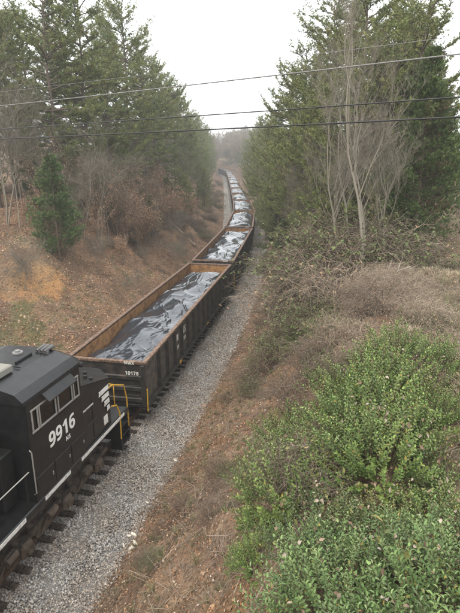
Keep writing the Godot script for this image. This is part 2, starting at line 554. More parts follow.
func build_loco() -> void:
	var S0 := -12.2
	var root := base("locomotive", Vector3.ZERO)
	chord(root, -5.2, -19.2)
	root.rotation.x = 0.0
	# chord from -5.2 to -19.2 points backwards: turn so that local -Z faces the gondolas
	root.rotation.y += PI
	tag(root, "black diesel locomotive numbered 9916 with white nose stripes, coupled to the gondolas", "locomotive")
	var blk := tmat(ramp_tex(256, .02, 91, [[.2, Color(.008, .008, .009)], [.5, Color(.011, .011, .012)], [.8, Color(.017, .0165, .016)]], 5), .6, .36, bump_tex(256, .02, 92, 1.5), .3)
	var roof_m := blk
	var dusty := tmat(ramp_tex(256, .04, 95, [[.25, Color(.05, .037, .028)], [.5, Color(.085, .063, .047)], [.8, Color(.13, .1, .075)]], 5), .4, .85, bump_tex(256, .06, 96, 2.0), .4)
	var dark := mat(Color(.012, .012, .012), .7)
	var white := tmat(ramp_tex(128, .05, 97, [[.2, Color(.55, .55, .53)], [.5, Color(.8, .8, .78)]]), 1.0, .5)
	var yellow := tmat(ramp_tex(128, .05, 98, [[.3, Color(.5, .27, .02)], [.7, Color(.72, .42, .03)]]), 1.0, .5)
	var metal := mat(Color(.32, .31, .29), .45, .3)
	var glass := StandardMaterial3D.new()
	glass.albedo_color = Color(.03, .035, .035, .72); glass.transparency = BaseMaterial3D.TRANSPARENCY_ALPHA; glass.roughness = .05
	var L := func(d: float, y: float, s: float) -> Vector3: return Vector3(d, y, -(s - S0))
	var b: MB
	# frame / deck
	b = MB.new()
	b.box(L.call(0, 1.68, -12.2), Vector3(3.0, .22, 21.4), .03)
	b.box(L.call(0, 1.4, -12.2), Vector3(1.6, .36, 20.4), .02)
	obj("frame", b.mesh(), blk, root)
	# pilot with steps
	b = MB.new()
	b.box(L.call(0, 1.05, -1.38), Vector3(2.9, 1.1, .12), .03)
	b.box(L.call(0, .45, -1.28), Vector3(2.3, .3, .14), .03)
	obj("pilot", b.mesh(), blk, root)
	for sd in [-1.0, 1.0]:
		b = MB.new()
		for k in 3: b.box(L.call(sd * 1.27, .55 + k * .36, -1.75), Vector3(.4, .04, .55), .01)
		b.box(L.call(sd * 1.05, .95, -1.75), Vector3(.03, 1.1, .6))
		b.box(L.call(sd * 1.27, .95, -2.08), Vector3(.42, 1.1, .04))
		obj("step_well", b.mesh(), blk, root)
	# side sill stripes
	for sd in [-1.0, 1.0]:
		for r in [[-1.85, -4.65], [-5.25, -6.45], [-7.25, -9.2], [-9.9, -12.0], [-12.8, -15.0]]:
			b = MB.new()
			b.box(L.call(sd * 1.504, 1.7, (r[0] + r[1]) * .5), Vector3(.012, .11, absf(r[0] - r[1])))
			obj("sill_stripe", b.mesh(), white, root)
	# cab side walls with window openings
	var sA := -4.35; var sB := -6.75
	var yf := 1.8; var y1 := 3.68; var y2 := 4.3; var ye := 4.6
	for sd in [-1.0, 1.0]:
		b = MB.new()
		b.box(L.call(sd * 1.475, (yf + y1) * .5, (sA + sB) * .5), Vector3(.05, y1 - yf, absf(sA - sB)))
		b.box(L.call(sd * 1.475, (ye + y2) * .5, (sA + sB) * .5), Vector3(.05, ye - y2, absf(sA - sB)))
		for r in [[-6.75, -6.58], [-6.36, -6.28], [-5.6, -5.48], [-4.82, -4.72], [-4.48, -4.35]]:
			b.box(L.call(sd * 1.475, (y1 + y2) * .5, (r[0] + r[1]) * .5), Vector3(.05, y2 - y1, r[1] - r[0]))
		obj("cab_side", b.mesh(), blk, root)
		for r in [[-6.58, -6.36], [-6.28, -5.6], [-5.48, -4.82], [-4.72, -4.48]]:
			var mid: float = (r[0] + r[1]) * .5; var wd: float = r[1] - r[0]
			b = MB.new()
			b.box(L.call(sd * 1.503, y1 + .02, mid), Vector3(.03, .055, wd + .08), .008)
			b.box(L.call(sd * 1.503, y2 - .02, mid), Vector3(.03, .05, wd + .08), .008)
			b.box(L.call(sd * 1.505, (y1 + y2) * .5, r[0] + .0), Vector3(.03, y2 - y1, .05), .008)
			b.box(L.call(sd * 1.505, (y1 + y2) * .5, r[1] - .0), Vector3(.03, y2 - y1, .05), .008)
			var fr := obj("window", b.mesh(), metal, root)
			b = MB.new()
			b.box(L.call(sd * 1.475, (y1 + y2) * .5, mid), Vector3(.012, y2 - y1 - .01, wd - .01))
			obj("pane", b.mesh(), glass, fr)
		# sunshade over the windows
		b = MB.new()
		var a0: Vector3 = L.call(sd * 1.5, 4.48, -6.1); var a1: Vector3 = L.call(sd * 1.5, 4.48, -4.8)
		var e0: Vector3 = L.call(sd * 1.7, 4.3, -6.1); var e1: Vector3 = L.call(sd * 1.7, 4.3, -4.8)
		var th := Vector3(0, .025, 0)
		if sd > 0:
			b.quad(a0 + th, e0 + th, e1 + th, a1 + th); b.quad(a0, a1, e1, e0)
			b.quad(e0, e1, e1 + th, e0 + th); b.quad(a0, e0, e0 + th, a0 + th); b.quad(a1, a1 + th, e1 + th, e1)
		else:
			b.quad(a0 + th, a1 + th, e1 + th, e0 + th); b.quad(a0, e0, e1, a1)
			b.quad(e0, e0 + th, e1 + th, e1); b.quad(a0, a0 + th, e0 + th, e0); b.quad(a1, e1, e1 + th, a1 + th)
		obj("sunshade", b.mesh(), blk, root)
	# cabinet doors, seams, grab irons and bolts on the cab sides
	for sd in [-1.0, 1.0]:
		for r in [[-6.7, -5.95], [-5.9, -5.15], [-5.1, -4.4]]:
			b = MB.new(); b.box(L.call(sd * 1.506, 2.16, (r[0] + r[1]) * .5), Vector3(.02, .62, r[1] - r[0]), .008)
			var cd := obj("cabinet_door", b.mesh(), blk, root)
			b = MB.new(); b.box(L.call(sd * 1.522, 2.2, r[1] - .08), Vector3(.02, .1, .04), .006); obj("latch", b.mesh(), metal, cd)
		b = MB.new(); b.box(L.call(sd * 1.503, 3.6, -5.55), Vector3(.012, .03, 2.36)); obj("seam_strip", b.mesh(), blk, root)
		b = MB.new(); b.tube([L.call(sd * 1.5, 2.1, -6.82), L.call(sd * 1.56, 2.15, -6.82), L.call(sd * 1.56, 3.3, -6.82), L.call(sd * 1.5, 3.35, -6.82)], .018, .018, 6); obj("grab_rail", b.mesh(), metal, root)
		b = MB.new(); b.tube([L.call(sd * 1.47, 2.5, -4.2), L.call(sd * 1.5, 2.52, -4.2), L.call(sd * 1.48, 2.52, -3.5), L.call(sd * 1.44, 2.5, -3.5)], .014, .014, 6); obj("grab_rail", b.mesh(), blk, root)
		b = MB.new(); b.box(L.call(sd * 1.437, 2.55, -3.75), Vector3(.03, 1.3, .02)); obj("nose_seam", b.mesh(), blk, root)
	for k in 5:
		b = MB.new(); b.box(L.call(-.6 + k * .3, 4.99, -5.75), Vector3(.2, .03, .02)); obj("roof_weld", b.mesh(), roof_m, root)
	# cab back and front walls, floor, seat
	b = MB.new()
	b.box(L.call(0, 3.16, sB + .04), Vector3(2.9, 2.72, .06))
	obj("cab_back", b.mesh(), blk, root)
	b = MB.new()
	b.box(L.call(0, 2.75, sA - .03), Vector3(2.9, 1.86, .06))
	for x in [-1.4, -.5, .5, 1.4]: b.box(L.call(x, 4.06, sA - .03), Vector3(.14, .76, .06))
	b.box(L.call(0, 4.52, sA - .03), Vector3(2.9, .16, .06))
	obj("cab_front", b.mesh(), blk, root)
	for x in [-.95, 0.0, .95]:
		b = MB.new(); b.box(L.call(x, 4.06, sA - .03), Vector3(.77, .75, .015)); obj("windshield", b.mesh(), glass, root)
	b = MB.new()
	b.box(L.call(.85, 2.95, -5.7), Vector3(.5, .14, .5), .04); b.box(L.call(.85, 3.35, -5.95), Vector3(.5, .75, .12), .04); b.box(L.call(.85, 2.3, -5.7), Vector3(.16, 1.2, .16))
	obj("seat", b.mesh(), mat(Color(.03, .028, .026), .8), root)
	b = MB.new(); b.box(L.call(0, 2.3, -5.55), Vector3(2.88, .05, 2.3)); b.box(L.call(-.9, 2.9, -4.75), Vector3(.9, 1.1, .5), .03); b.box(L.call(.7, 2.95, -4.7), Vector3(.9, 1.2, .5), .03)
	obj("cab_floor", b.mesh(), dark, root)
	# roof: faceted cross-section swept along the cab
	b = MB.new()
	var rp := [Vector2(-1.52, 4.54), Vector2(-1.5, 4.62), Vector2(-1.3, 4.8), Vector2(-.72, 4.94), Vector2(0, 4.98), Vector2(.72, 4.94), Vector2(1.3, 4.8), Vector2(1.5, 4.62), Vector2(1.52, 4.54)]
	for k in rp.size() - 1:
		var p: Vector2 = rp[k]; var q: Vector2 = rp[k + 1]
		b.quad(L.call(p.x, p.y, -6.85), L.call(q.x, q.y, -6.85), L.call(q.x, q.y, -4.35), L.call(p.x, p.y, -4.35))
		# front brow slopes down a little
		b.quad(L.call(p.x, p.y, -4.35), L.call(q.x, q.y, -4.35), L.call(q.x * .97, q.y - .12, -4.1), L.call(p.x * .97, p.y - .12, -4.1))
		b.tri(L.call(0, 4.54, -6.85), L.call(q.x, q.y, -6.85), L.call(p.x, p.y, -6.85))
		b.quad(L.call(p.x * .97, p.y - .12, -4.1), L.call(q.x * .97, q.y - .12, -4.1), L.call(q.x * .97, 4.38, -4.12), L.call(p.x * .97, 4.38, -4.12))
	b.quad(L.call(-1.5, 4.55, -6.85), L.call(-1.5, 4.55, -4.1), L.call(1.5, 4.55, -4.1), L.call(1.5, 4.55, -6.85))
	obj("cab_roof", b.mesh(), roof_m, root)
	b = MB.new(); b.box(L.call(.3, 5.06, -6.25), Vector3(.7, .2, .6), .03); obj("air_conditioner", b.mesh(), mat(Color(.22, .215, .19), .7), root)
	b = MB.new(); b.cyl(L.call(.0, 4.95, -4.9), L.call(.0, 5.02, -4.9), .14, 16); b.cyl(L.call(.0, 5.02, -4.9), L.call(.0, 5.07, -4.9), .07, 16); obj("antenna", b.mesh(), mat(Color(.2, .2, .2), .5), root)
	b = MB.new(); b.box(L.call(.4, 4.99, -5.2), Vector3(.06, .1, .7), .02); obj("roof_rib", b.mesh(), blk, root)
	b = MB.new()
	for k in 3: b.tube([L.call(.45 + k * .12, 5.02, -4.7), L.call(.45 + k * .12, 5.02, -4.5), L.call(.45 + k * .12, 5.02, -4.3)], .03, .07, 10)
	b.box(L.call(.57, 4.96, -4.62), Vector3(.4, .1, .08))
	obj("horn", b.mesh(), mat(Color(.1, .1, .1), .6), root)
	# nose: tapered plan, sloping top
	b = MB.new()
	var plan := [[1.45, -4.35, 3.86], [1.42, -2.62, 3.36], [.62, -1.72, 3.2], [-.62, -1.72, 3.2], [-1.42, -2.62, 3.36], [-1.45, -4.35, 3.86]]
	for k in plan.size() - 1:
		var p = plan[k]; var q = plan[k + 1]
		b.quad(L.call(p[0], 1.8, p[1]), L.call(q[0], 1.8, q[1]), L.call(q[0], q[2], q[1]), L.call(p[0], p[2], p[1]))
	obj("nose", b.mesh(), blk, root)
	b = MB.new()
	var ov := .015
	b.quad(L.call(1.46, 3.875, -4.33), L.call(1.43, 3.375, -2.6), L.call(-1.43, 3.375, -2.6), L.call(-1.46, 3.875, -4.33))
	b.quad(L.call(1.43, 3.375, -2.6), L.call(.62, 3.215, -1.7 + ov), L.call(-.62, 3.215, -1.7 + ov), L.call(-1.43, 3.375, -2.6))
	obj("nose_top", b.mesh(), roof_m, root)
	for q in [[.9, -3.1], [.75, -2.85], [1.15, -3.2]]:
		b = MB.new(); b.cyl(L.call(q[0], 3.4, q[1]), L.call(q[0], 3.62, q[1]), .06, 10); obj("sand_filler_cap", b.mesh(), dark, root)
	# white mane stripes on the nose sides
	for sd in [-1.0, 1.0]:
		for k in 4:
			var yb := 3.03 - k * .23
			var s0 := -3.34 + k * .15; var s1 := -2.66
			b = MB.new()
			var x: float = sd * 1.452; var x2: float = sd * 1.437
			var p0: Vector3 = L.call(x, yb, s0); var p1: Vector3 = L.call(x2, yb, s1); var p2: Vector3 = L.call(x2, yb + .145, s1 - .02); var p3: Vector3 = L.call(x, yb + .145, s0 + .03)
			var ix := Vector3(-sd * .03, 0, 0)
			if sd > 0: b.quad(p0, p1, p2, p3)
			else: b.quad(p1, p0, p3, p2)
			b.quad(p3, p2, p2 + ix, p3 + ix) if sd > 0 else b.quad(p2, p3, p3 + ix, p2 + ix)
			obj("nose_stripe", b.mesh(), white, root)
		b = MB.new(); b.box(L.call(sd * 1.447, 2.1, -3.0), Vector3(.02, .28, .24)); obj("placard", b.mesh(), white, root)
		var tx := obj("number", text_mesh("9916", .43, 600), mat(Color(.78, .78, .75), .5), root)
		tx.position = L.call(sd * 1.506, 3.12, -5.42); tx.rotation.y = sd * PI / 2
		tx = obj("small_lettering", text_mesh("NORFOLK SOUTHERN", .055), white, root)
		tx.position = L.call(sd * 1.48, 3.05, -4.1) if sd > 0 else L.call(sd * 1.506, 3.05, -6.3); tx.rotation.y = sd * PI / 2
		tx = obj("small_lettering", text_mesh("NS", .13), white, root)
		tx.position = L.call(sd * 1.506, 2.76, -5.2); tx.rotation.y = sd * PI / 2
		# cab step recess behind the cab and grab rail
		for k in 7:
			var ss := -7.0 - k * 2.3
			b = MB.new()
			b.tube([L.call(sd * 1.43, 1.8, ss), L.call(sd * 1.43, 2.75, ss)], .022, .022, 8)
			obj("stanchion", b.mesh(), blk, root)
		b = MB.new(); b.tube([L.call(sd * 1.43, 2.75, -6.85), L.call(sd * 1.43, 2.75, -15.0), L.call(sd * 1.43, 2.75, -22.0)], .015, .015, 8)
		obj("handrail", b.mesh(), mat(Color(.4, .4, .38), .5), root)
	# yellow end handrails
	for sd in [-1.0, 1.0]:
		b = MB.new()
		b.tube([L.call(sd * 1.43, 1.0, -1.42), L.call(sd * 1.43, 2.1, -1.45), L.call(sd * 1.42, 2.65, -1.6), L.call(sd * 1.40, 3.0, -2.35), L.call(sd * 1.38, 3.0, -2.6)], .026, .026, 8)
		obj("end_handrail", b.mesh(), yellow, root)
		b = MB.new()
		b.tube([L.call(sd * 1.49, .9, -2.14), L.call(sd * 1.49, 1.9, -2.14), L.call(sd * 1.47, 2.25, -2.3), L.call(sd * 1.44, 2.35, -2.6)], .026, .026, 8)
		obj("step_handrail", b.mesh(), yellow, root)
	b = MB.new(); b.tube([L.call(-.9, 1.75, -1.36), L.call(-.9, 2.5, -1.36), L.call(.9, 2.5, -1.36), L.call(.9, 1.75, -1.36)], .024, .024, 8); obj("end_handrail", b.mesh(), yellow, root)
	# long hood
	b = MB.new()
	b.box(L.call(0, 2.95, -14.9), Vector3(1.75, 2.3, 15.6), .06)
	b.box(L.call(0, 4.2, -12.0), Vector3(1.9, .5, 8.6), .12)
	b.box(L.call(0, 4.25, -19.6), Vector3(3.0, .9, 5.0), .12)
	obj("hood", b.mesh(), blk, root)
	for sd in [-1.0, 1.0]:
		for k in 9:
			b = MB.new(); b.box(L.call(sd * .885, 2.85, -7.75 - k * .95), Vector3(.03, 1.8, .86), .01); obj("hood_door", b.mesh(), blk, root)
	b = MB.new(); b.box(L.call(.55, 2.6, -7.1), Vector3(1.0, 1.5, .5), .04); obj("equipment_cabinet", b.mesh(), blk, root)
	# fuel tank
	b = MB.new(); b.box(L.call(0, .85, -12.3), Vector3(2.8, .85, 6.2), .18); obj("fuel_tank", b.mesh(), dusty, root)
	# trucks
	var wm := wheel_mesh(.52)
	for tc in [-5.25, -19.2]:
		var tk := Node3D.new(); tk.name = "truck"; root.add_child(tk, true)
		tk.position = L.call(0, 0, tc)
		for sd in [-1.0, 1.0]:
			b = MB.new()
			b.prism([Vector2(-2.7, .72), Vector2(-2.55, .9), Vector2(2.55, .9), Vector2(2.7, .72), Vector2(2.4, .68), Vector2(-2.4, .68)], sd * 1.1 - .08, sd * 1.1 + .08)
			for k in [-.93, .93]: b.prism([Vector2(k - .3, .42), Vector2(k - .5, .7), Vector2(k + .5, .7), Vector2(k + .3, .42)], sd * 1.1 - .07, sd * 1.1 + .07)
			obj("side_frame", b.mesh(), dusty, tk)
			for k in [-1.85, 0.0, 1.85]:
				var w := obj("wheel", wm, dusty, tk)
				w.position = Vector3(sd * .78, .70, k); w.rotation.y = 0.0 if sd > 0 else PI
				b = MB.new(); b.box(Vector3(sd * 1.26, .66, k), Vector3(.22, .42, .44), .08); b.cyl(Vector3(sd * 1.3, .68, k), Vector3(sd * 1.42, .68, k), .14, 14)
				obj("axle_box", b.mesh(), dusty, tk)
				for q in [-.3, .3]:
					b = MB.new()
					for j in 4: b.cyl(Vector3(sd * 1.2, .86 + j * .07, k + q), Vector3(sd * 1.2, .90 + j * .07, k + q), .09, 12)
					obj("spring", b.mesh(), dusty, tk)
			for k in [-1.1, .75, 2.45]:
				b = MB.new(); b.cyl(Vector3(sd * 1.3, .95, k - .16), Vector3(sd * 1.3, .92, k + .2), .13, 14); b.tube([Vector3(sd * 1.3, .92, k + .2), Vector3(sd * 1.25, .55, k + .45)], .03, .03, 8)
				obj("brake_cylinder", b.mesh(), dusty, tk)
			b = MB.new(); b.tube([Vector3(sd * 1.34, 1.1, -2.6), Vector3(sd * 1.36, 1.02, -.9), Vector3(sd * 1.33, 1.12, .8), Vector3(sd * 1.35, 1.05, 2.6)], .02, .02, 6); obj("brake_pipe", b.mesh(), dark, tk)
		b = MB.new()
		b.box(Vector3(0, .85, 0), Vector3(2.0, .3, 4.6), .05)
		for k in [-1.85, 0.0, 1.85]: b.cyl(Vector3(-.8, .7, k), Vector3(.8, .7, k), .1, 12)
		obj("bolster", b.mesh(), dusty, tk)
	b = MB.new()
	b.box(L.call(0, 1.05, -1.0), Vector3(.22, .24, .7), .04); b.box(L.call(0, 1.05, -.62), Vector3(.34, .34, .3), .06)
	obj("coupler", b.mesh(), dusty, root)
	b = MB.new(); b.tube([L.call(.35, 1.15, -1.3), L.call(.42, .6, -1.0), L.call(.4, .5, -.7), L.call(.35, .9, -.3)], .03, .03, 8)
	b.tube([L.call(-.35, 1.15, -1.3), L.call(-.42, .55, -1.0), L.call(-.4, .5, -.7), L.call(-.35, .9, -.3)], .03, .03, 8)
	obj("air_hose", b.mesh(), dark, root)

func tarp_mesh(sd: int, near_gap: float, far_gap: float, lift := 0.0) -> ArrayMesh:
	var nz := FastNoiseLite.new(); nz.seed = sd; nz.frequency = 1.0; nz.fractal_octaves = 1
	var nr := FastNoiseLite.new(); nr.seed = sd + 7; nr.frequency = 1.0; nr.fractal_type = FastNoiseLite.FRACTAL_RIDGED; nr.fractal_octaves = 1
	var nx := 84; var nzs := 520
	var x0 := -1.40; var x1 := 1.40
	var z0 := 9.05 - near_gap; var z1 := -9.05 + far_gap
	var hgt := func(x: float, z: float) -> float:
		var wx := nz.get_noise_2d(x * .8, z * .5) * .9; var wz := nz.get_noise_2d(x * .8 + 50.0, z * .5) * .9
		var e := (x / 1.4)
		var t := clampf((z0 - z) / (z0 - z1), 0, 1)
		var ends := smoothstep(0.0, .05, t) * smoothstep(0.0, .06, 1.0 - t)
		var y := 2.10 + .30 * (1.0 - e * e) * ends + .10 * e
		y += nz.get_noise_2d(x * .5 + 9.0, z * .28) * .2
		# long soft folds in three directions, each only in places
		for q in [[.3, 1.15, .16, .09, 0.0], [-.45, 1.0, .2, .065, 40.0], [1.2, .9, .2, .05, 90.0], [.15, 2.6, .28, .032, 140.0], [-.35, 3.6, .4, .02, 190.0], [.7, 5.5, .6, .010, 250.0]]:
			var ca := cos(q[0]); var sa := sin(q[0])
			var u := x * ca + z * sa + wx * .25; var w := -x * sa + z * ca + wz * .25
			var nn := nz.get_noise_2d(u * q[1] * .5 + q[4], w * q[2] * .5)
			var mask := clampf(.55 + 1.5 * nz.get_noise_2d(x * .35 + q[4], z * .22 - q[4]), 0, 1)
			y += pow(clampf(1.0 - absf(nn) * 2.6, 0, 1), 1.6) * q[3] * mask
		return minf(y + lift, 2.74)
	var verts := PackedVector3Array(); var nor := PackedVector3Array(); var idx := PackedInt32Array()
	for j in nzs + 1:
		var z := lerpf(z0, z1, float(j) / nzs)
		for i in nx + 1:
			var x := lerpf(x0, x1, float(i) / nx)
			var h: float = hgt.call(x, z)
			var p := Vector3(x, h, z)
			if i == 0 or i == nx or j == 0 or j == nzs: p.y = 1.12
			verts.append(p)
	var w := nx + 1
	for j in nzs + 1:
		for i in w:
			var l := verts[j * w + maxi(i - 1, 0)]; var r := verts[j * w + mini(i + 1, nx)]
			var u := verts[maxi(j - 1, 0) * w + i]; var d := verts[mini(j + 1, nzs) * w + i]
			nor.append((u - d).cross(r - l).normalized())
	for j in nzs:
		for i in nx:
			var a := j * w + i
			idx.append_array(PackedInt32Array([a, a + w, a + 1, a + 1, a + w, a + w + 1]))
	var arr := []; arr.resize(Mesh.ARRAY_MAX)
	arr[Mesh.ARRAY_VERTEX] = verts; arr[Mesh.ARRAY_NORMAL] = nor; arr[Mesh.ARRAY_INDEX] = idx
	var m := ArrayMesh.new(); m.add_surface_from_arrays(Mesh.PRIMITIVE_TRIANGLES, arr)
	return m

func build_gondolas() -> void:
	var body := tmat(ramp_tex(256, .02, 41, [[.2, Color(.014, .013, .012)], [.5, Color(.024, .021, .019)], [.7, Color(.036, .029, .024)], [.88, Color(.06, .04, .028)]], 5), .5, .6, bump_tex(256, .03, 42, 3.0), .5)
	var panel := tmat(ramp_tex(256, .02, 48, [[.2, Color(.05, .045, .04)], [.5, Color(.085, .077, .068)], [.75, Color(.11, .092, .075)], [.9, Color(.14, .09, .06)]], 5), .5, .7, bump_tex(256, .03, 49, 2.0), .4)
	var rust := tmat(ramp_tex(256, .015, 43, [[.2, Color(.19, .1, .045)], [.45, Color(.29, .15, .06)], [.65, Color(.35, .19, .08)], [.85, Color(.24, .14, .075)]], 5), .45, .85, bump_tex(256, .05, 44, 4.0), .5)
	var chord_m := tmat(ramp_tex(256, .03, 45, [[.2, Color(.08, .05, .036)], [.5, Color(.155, .098, .068)], [.8, Color(.23, .16, .12)]], 5), .8, .7, bump_tex(256, .05, 46, 3.0), .5)
	var dusty := tmat(ramp_tex(128, .04, 47, [[.25, Color(.02, .016, .013)], [.8, Color(.09, .062, .045)]], 4), .9, .85)
	var yellow := mat(Color(.68, .4, .03), .5)
	var white := mat(Color(.65, .65, .62), .6)
	var N := 15
	var PIT := 19.62
	var LEN := 18.4; var HW := 1.575; var TOP := 2.8
	var root := base("gondola_car", Vector3.ZERO)
	var b: MB
	for sd in [-1.0, 1.0]:
		b = MB.new(); b.box(Vector3(sd * 1.478, 1.8, 0), Vector3(.022, 1.86, LEN - .04)); obj("side_wall", b.mesh(), panel, root)
		b = MB.new(); b.box(Vector3(sd * 1.455, 1.82, 0), Vector3(.02, 1.84, LEN - .1)); obj("wall_lining", b.mesh(), rust, root)
		b = MB.new(); b.box(Vector3(sd * 1.535, TOP - .06, 0), Vector3(.18, .12, LEN), .02); obj("top_chord", b.mesh(), chord_m, root)
		b = MB.new(); b.box(Vector3(sd * 1.545, .94, 0), Vector3(.17, .2, LEN - .05), .02); obj("side_sill", b.mesh(), body, root)
		var pm := MB.new()
		pm.prism([Vector2(-.09, 0), Vector2(-.05, .0), Vector2(.05, 0), Vector2(.09, 0)], 0, .01)
		pm = MB.new()
		# tapered hat-section post
		var o: float = .15 * sd
		var yb := 1.04; var yt := 2.68
		var sw := .075
		var A := Vector3(0, yb, -sw); var B := Vector3(0, yb, sw); var C := Vector3(o, yb, sw * .65); var D := Vector3(o, yb, -sw * .65)
		var A2 := Vector3(0, yt, -sw); var B2 := Vector3(0, yt, sw); var C2 := Vector3(o * .85, yt, sw * .65); var D2 := Vector3(o * .85, yt, -sw * .65)
		if sd > 0:
			pm.quad(B, C, C2, B2); pm.quad(C, D, D2, C2); pm.quad(D, A, A2, D2); pm.quad(B2, C2, D2, A2); pm.quad(A, D, C, B)
		else:
			pm.quad(C, B, B2, C2); pm.quad(D, C, C2, D2); pm.quad(A, D, D2, A2); pm.quad(A2, D2, C2, B2); pm.quad(B, C, D, A)
		var pmesh := pm.mesh()
		for k in 14:
			var p := obj("side_post", pmesh, body, root)
			p.position = Vector3(sd * 1.488, 0, 7.5 - k * (15.0 / 13.0))
	for e in [-1.0, 1.0]:
		b = MB.new(); b.box(Vector3(0, 1.8, e * 9.12), Vector3(2.94, 1.86, .03)); obj("end_wall", b.mesh(), body, root)
		b = MB.new(); b.box(Vector3(0, 1.82, e * 9.09), Vector3(2.88, 1.84, .02)); obj("wall_lining", b.mesh(), rust, root)
		b = MB.new(); b.box(Vector3(0, TOP - .062, e * 9.13), Vector3(2.88, .12, .14), .02); obj("top_chord", b.mesh(), chord_m, root)
		for k in 3:
			b = MB.new(); b.box(Vector3(0, 1.2 + k * .46, e * 9.185), Vector3(2.86, .2, .1), .035); obj("end_rib", b.mesh(), body, root)
		for sd in [-1.0, 1.0]:
			b = MB.new(); b.box(Vector3(sd * 1.49, 1.82, e * 9.2), Vector3(.17, 1.72, .17), .02); obj("corner_post", b.mesh(), body, root)
			# grab irons on the corner of the end
			for k in 4:
				b = MB.new()
				b.tube([Vector3(sd * 1.3, 1.05 + k * .4, e * 9.24), Vector3(sd * 1.3, 1.05 + k * .4, e * 9.3), Vector3(sd * .85, 1.05 + k * .4, e * 9.3), Vector3(sd * .85, 1.05 + k * .4, e * 9.24)], .013, .013, 6)
				obj("grab_iron", b.mesh(), body, root)
		b = MB.new(); b.box(Vector3(0, .75, e * 9.3), Vector3(.2, .22, .7), .04); b.box(Vector3(0, .75, e * 9.62), Vector3(.32, .32, .3), .06); obj("coupler", b.mesh(), dusty, root)
		# ladder-side yellow handhold
		b = MB.new(); b.box(Vector3(e * 1.605, 1.22, e * 9.16), Vector3(.03, .95, .07), .008); obj("yellow_handhold", b.mesh(), yellow, root)
	b = MB.new(); b.box(Vector3(0, 1.0, 0), Vector3(2.95, .1, LEN - .1)); b.box(Vector3(0, .8, 0), Vector3(.5, .34, LEN - .3)); obj("floor", b.mesh(), body, root)
	# stencilled marks
	for e in [-1.0, 1.0]:
		var t := obj("lettering", text_mesh("NWX", .13), white, root)
		t.position = Vector3(e * .95, TOP - .07, e * 9.205); t.rotation.y = 0.0 if e > 0 else PI
		t = obj("lettering", text_mesh("10178", .15), white, root)
		t.position = Vector3(e * 1.05, 2.32, e * 9.225); t.rotation.y = 0.0 if e > 0 else PI
		b = MB.new(); b.box(Vector3(e * 1.492, 2.12, e * 4.6), Vector3(.008, .3, .34)); obj("placard", b.mesh(), white, root)
		t = obj("lettering", text_mesh("NS", .36), white, root)
		t.position = Vector3(e * 1.492, 2.12, e * 3.42); t.rotation.y = e * PI / 2
		t = obj("lettering", text_mesh("178", .2), white, root)
		t.position = Vector3(e * 1.492, 1.62, e * 4.6); t.rotation.y = e * PI / 2
		t = obj("lettering", text_mesh("1500", .2), white, root)
		t.position = Vector3(e * 1.492, 1.68, e * 3.42); t.rotation.y = e * PI / 2
		b = MB.new(); b.box(Vector3(e * 1.636, .94, e * 4.62), Vector3(.012, .16, .3)); obj("reflector", b.mesh(), yellow, root)
		b = MB.new(); b.box(Vector3(e * 1.636, .94, -e * 1.2), Vector3(.012, .12, .25)); obj("reflector", b.mesh(), yellow, root)
	# trucks
	var wm := wheel_mesh(.42)
	for tc in [7.0, -7.0]:
		var tk := Node3D.new(); tk.name = "truck"; root.add_child(tk, true); tk.position = Vector3(0, 0, tc)
		for sd in [-1.0, 1.0]:
			b = MB.new()
			b.prism([Vector2(-1.15, .55), Vector2(-1.1, .72), Vector2(-.5, .86), Vector2(.5, .86), Vector2(1.1, .72), Vector2(1.15, .55), Vector2(.55, .4), Vector2(.35, .28), Vector2(-.35, .28), Vector2(-.55, .4)], sd * 1.02 - .07, sd * 1.02 + .07)
			obj("side_frame", b.mesh(), dusty, tk)
			for k in [-.88, .88]:
				var w := obj("wheel", wm, dusty, tk); w.position = Vector3(sd * .78, .60, k); w.rotation.y = 0.0 if sd > 0 else PI
				b = MB.new(); b.cyl(Vector3(sd * 1.0, .6, k), Vector3(sd * 1.16, .6, k), .12, 12); obj("bearing_cap", b.mesh(), dusty, tk)
		b = MB.new(); b.box(Vector3(0, .6, 0), Vector3(2.0, .26, .4), .04)
		for k in [-.88, .88]: b.cyl(Vector3(-.78, .6, k), Vector3(.78, .6, k), .08, 10)
		obj("bolster", b.mesh(), dusty, tk)
	var ords := ["", "second", "third", "fourth", "fifth", "sixth", "seventh", "eighth", "ninth", "tenth", "eleventh", "twelfth", "thirteenth", "fourteenth", "fifteenth"]
	var plastic := mat(Color(.024, .028, .038), .17)
	plastic.metallic_specular = .72
	plastic.normal_enabled = true; plastic.normal_texture = crinkle_tex(512, .012, 55, 4.0); plastic.normal_scale = .18
	plastic.uv1_triplanar = true; plastic.uv1_scale = Vector3.ONE * .8
	var tm := [tarp_mesh(3, 0.0, .95, .12), tarp_mesh(14, .1, .35, .24), tarp_mesh(25, .2, .4, .26)]
	var tarp0: MeshInstance3D
	for k in N:
		var o: Node3D = root if k == 0 else copy(root, "gondola_car")
		var s := k * PIT
		chord(o, s + 2.2, s + 16.2)
		tag(o, "black gondola car with rusty top rail coupled to the locomotive nose" if k == 0 else "%s gondola car of the train, counted from the black locomotive" % ords[k], "gondola car", "gondola cars of the train")
		var t := obj("load_cover", tm[0 if k == 0 else 1 + (k % 2)], plastic)
		t.transform = o.transform
		if k % 4 >= 2: t.rotate_object_local(Vector3.UP, PI)
		tag(t, "crumpled black plastic sheet covering the load of the gondola nearest the locomotive" if k == 0 else "crumpled black plastic sheet in the %s gondola counted from the locomotive" % ords[k], "plastic sheet", "plastic sheets over the gondola loads")

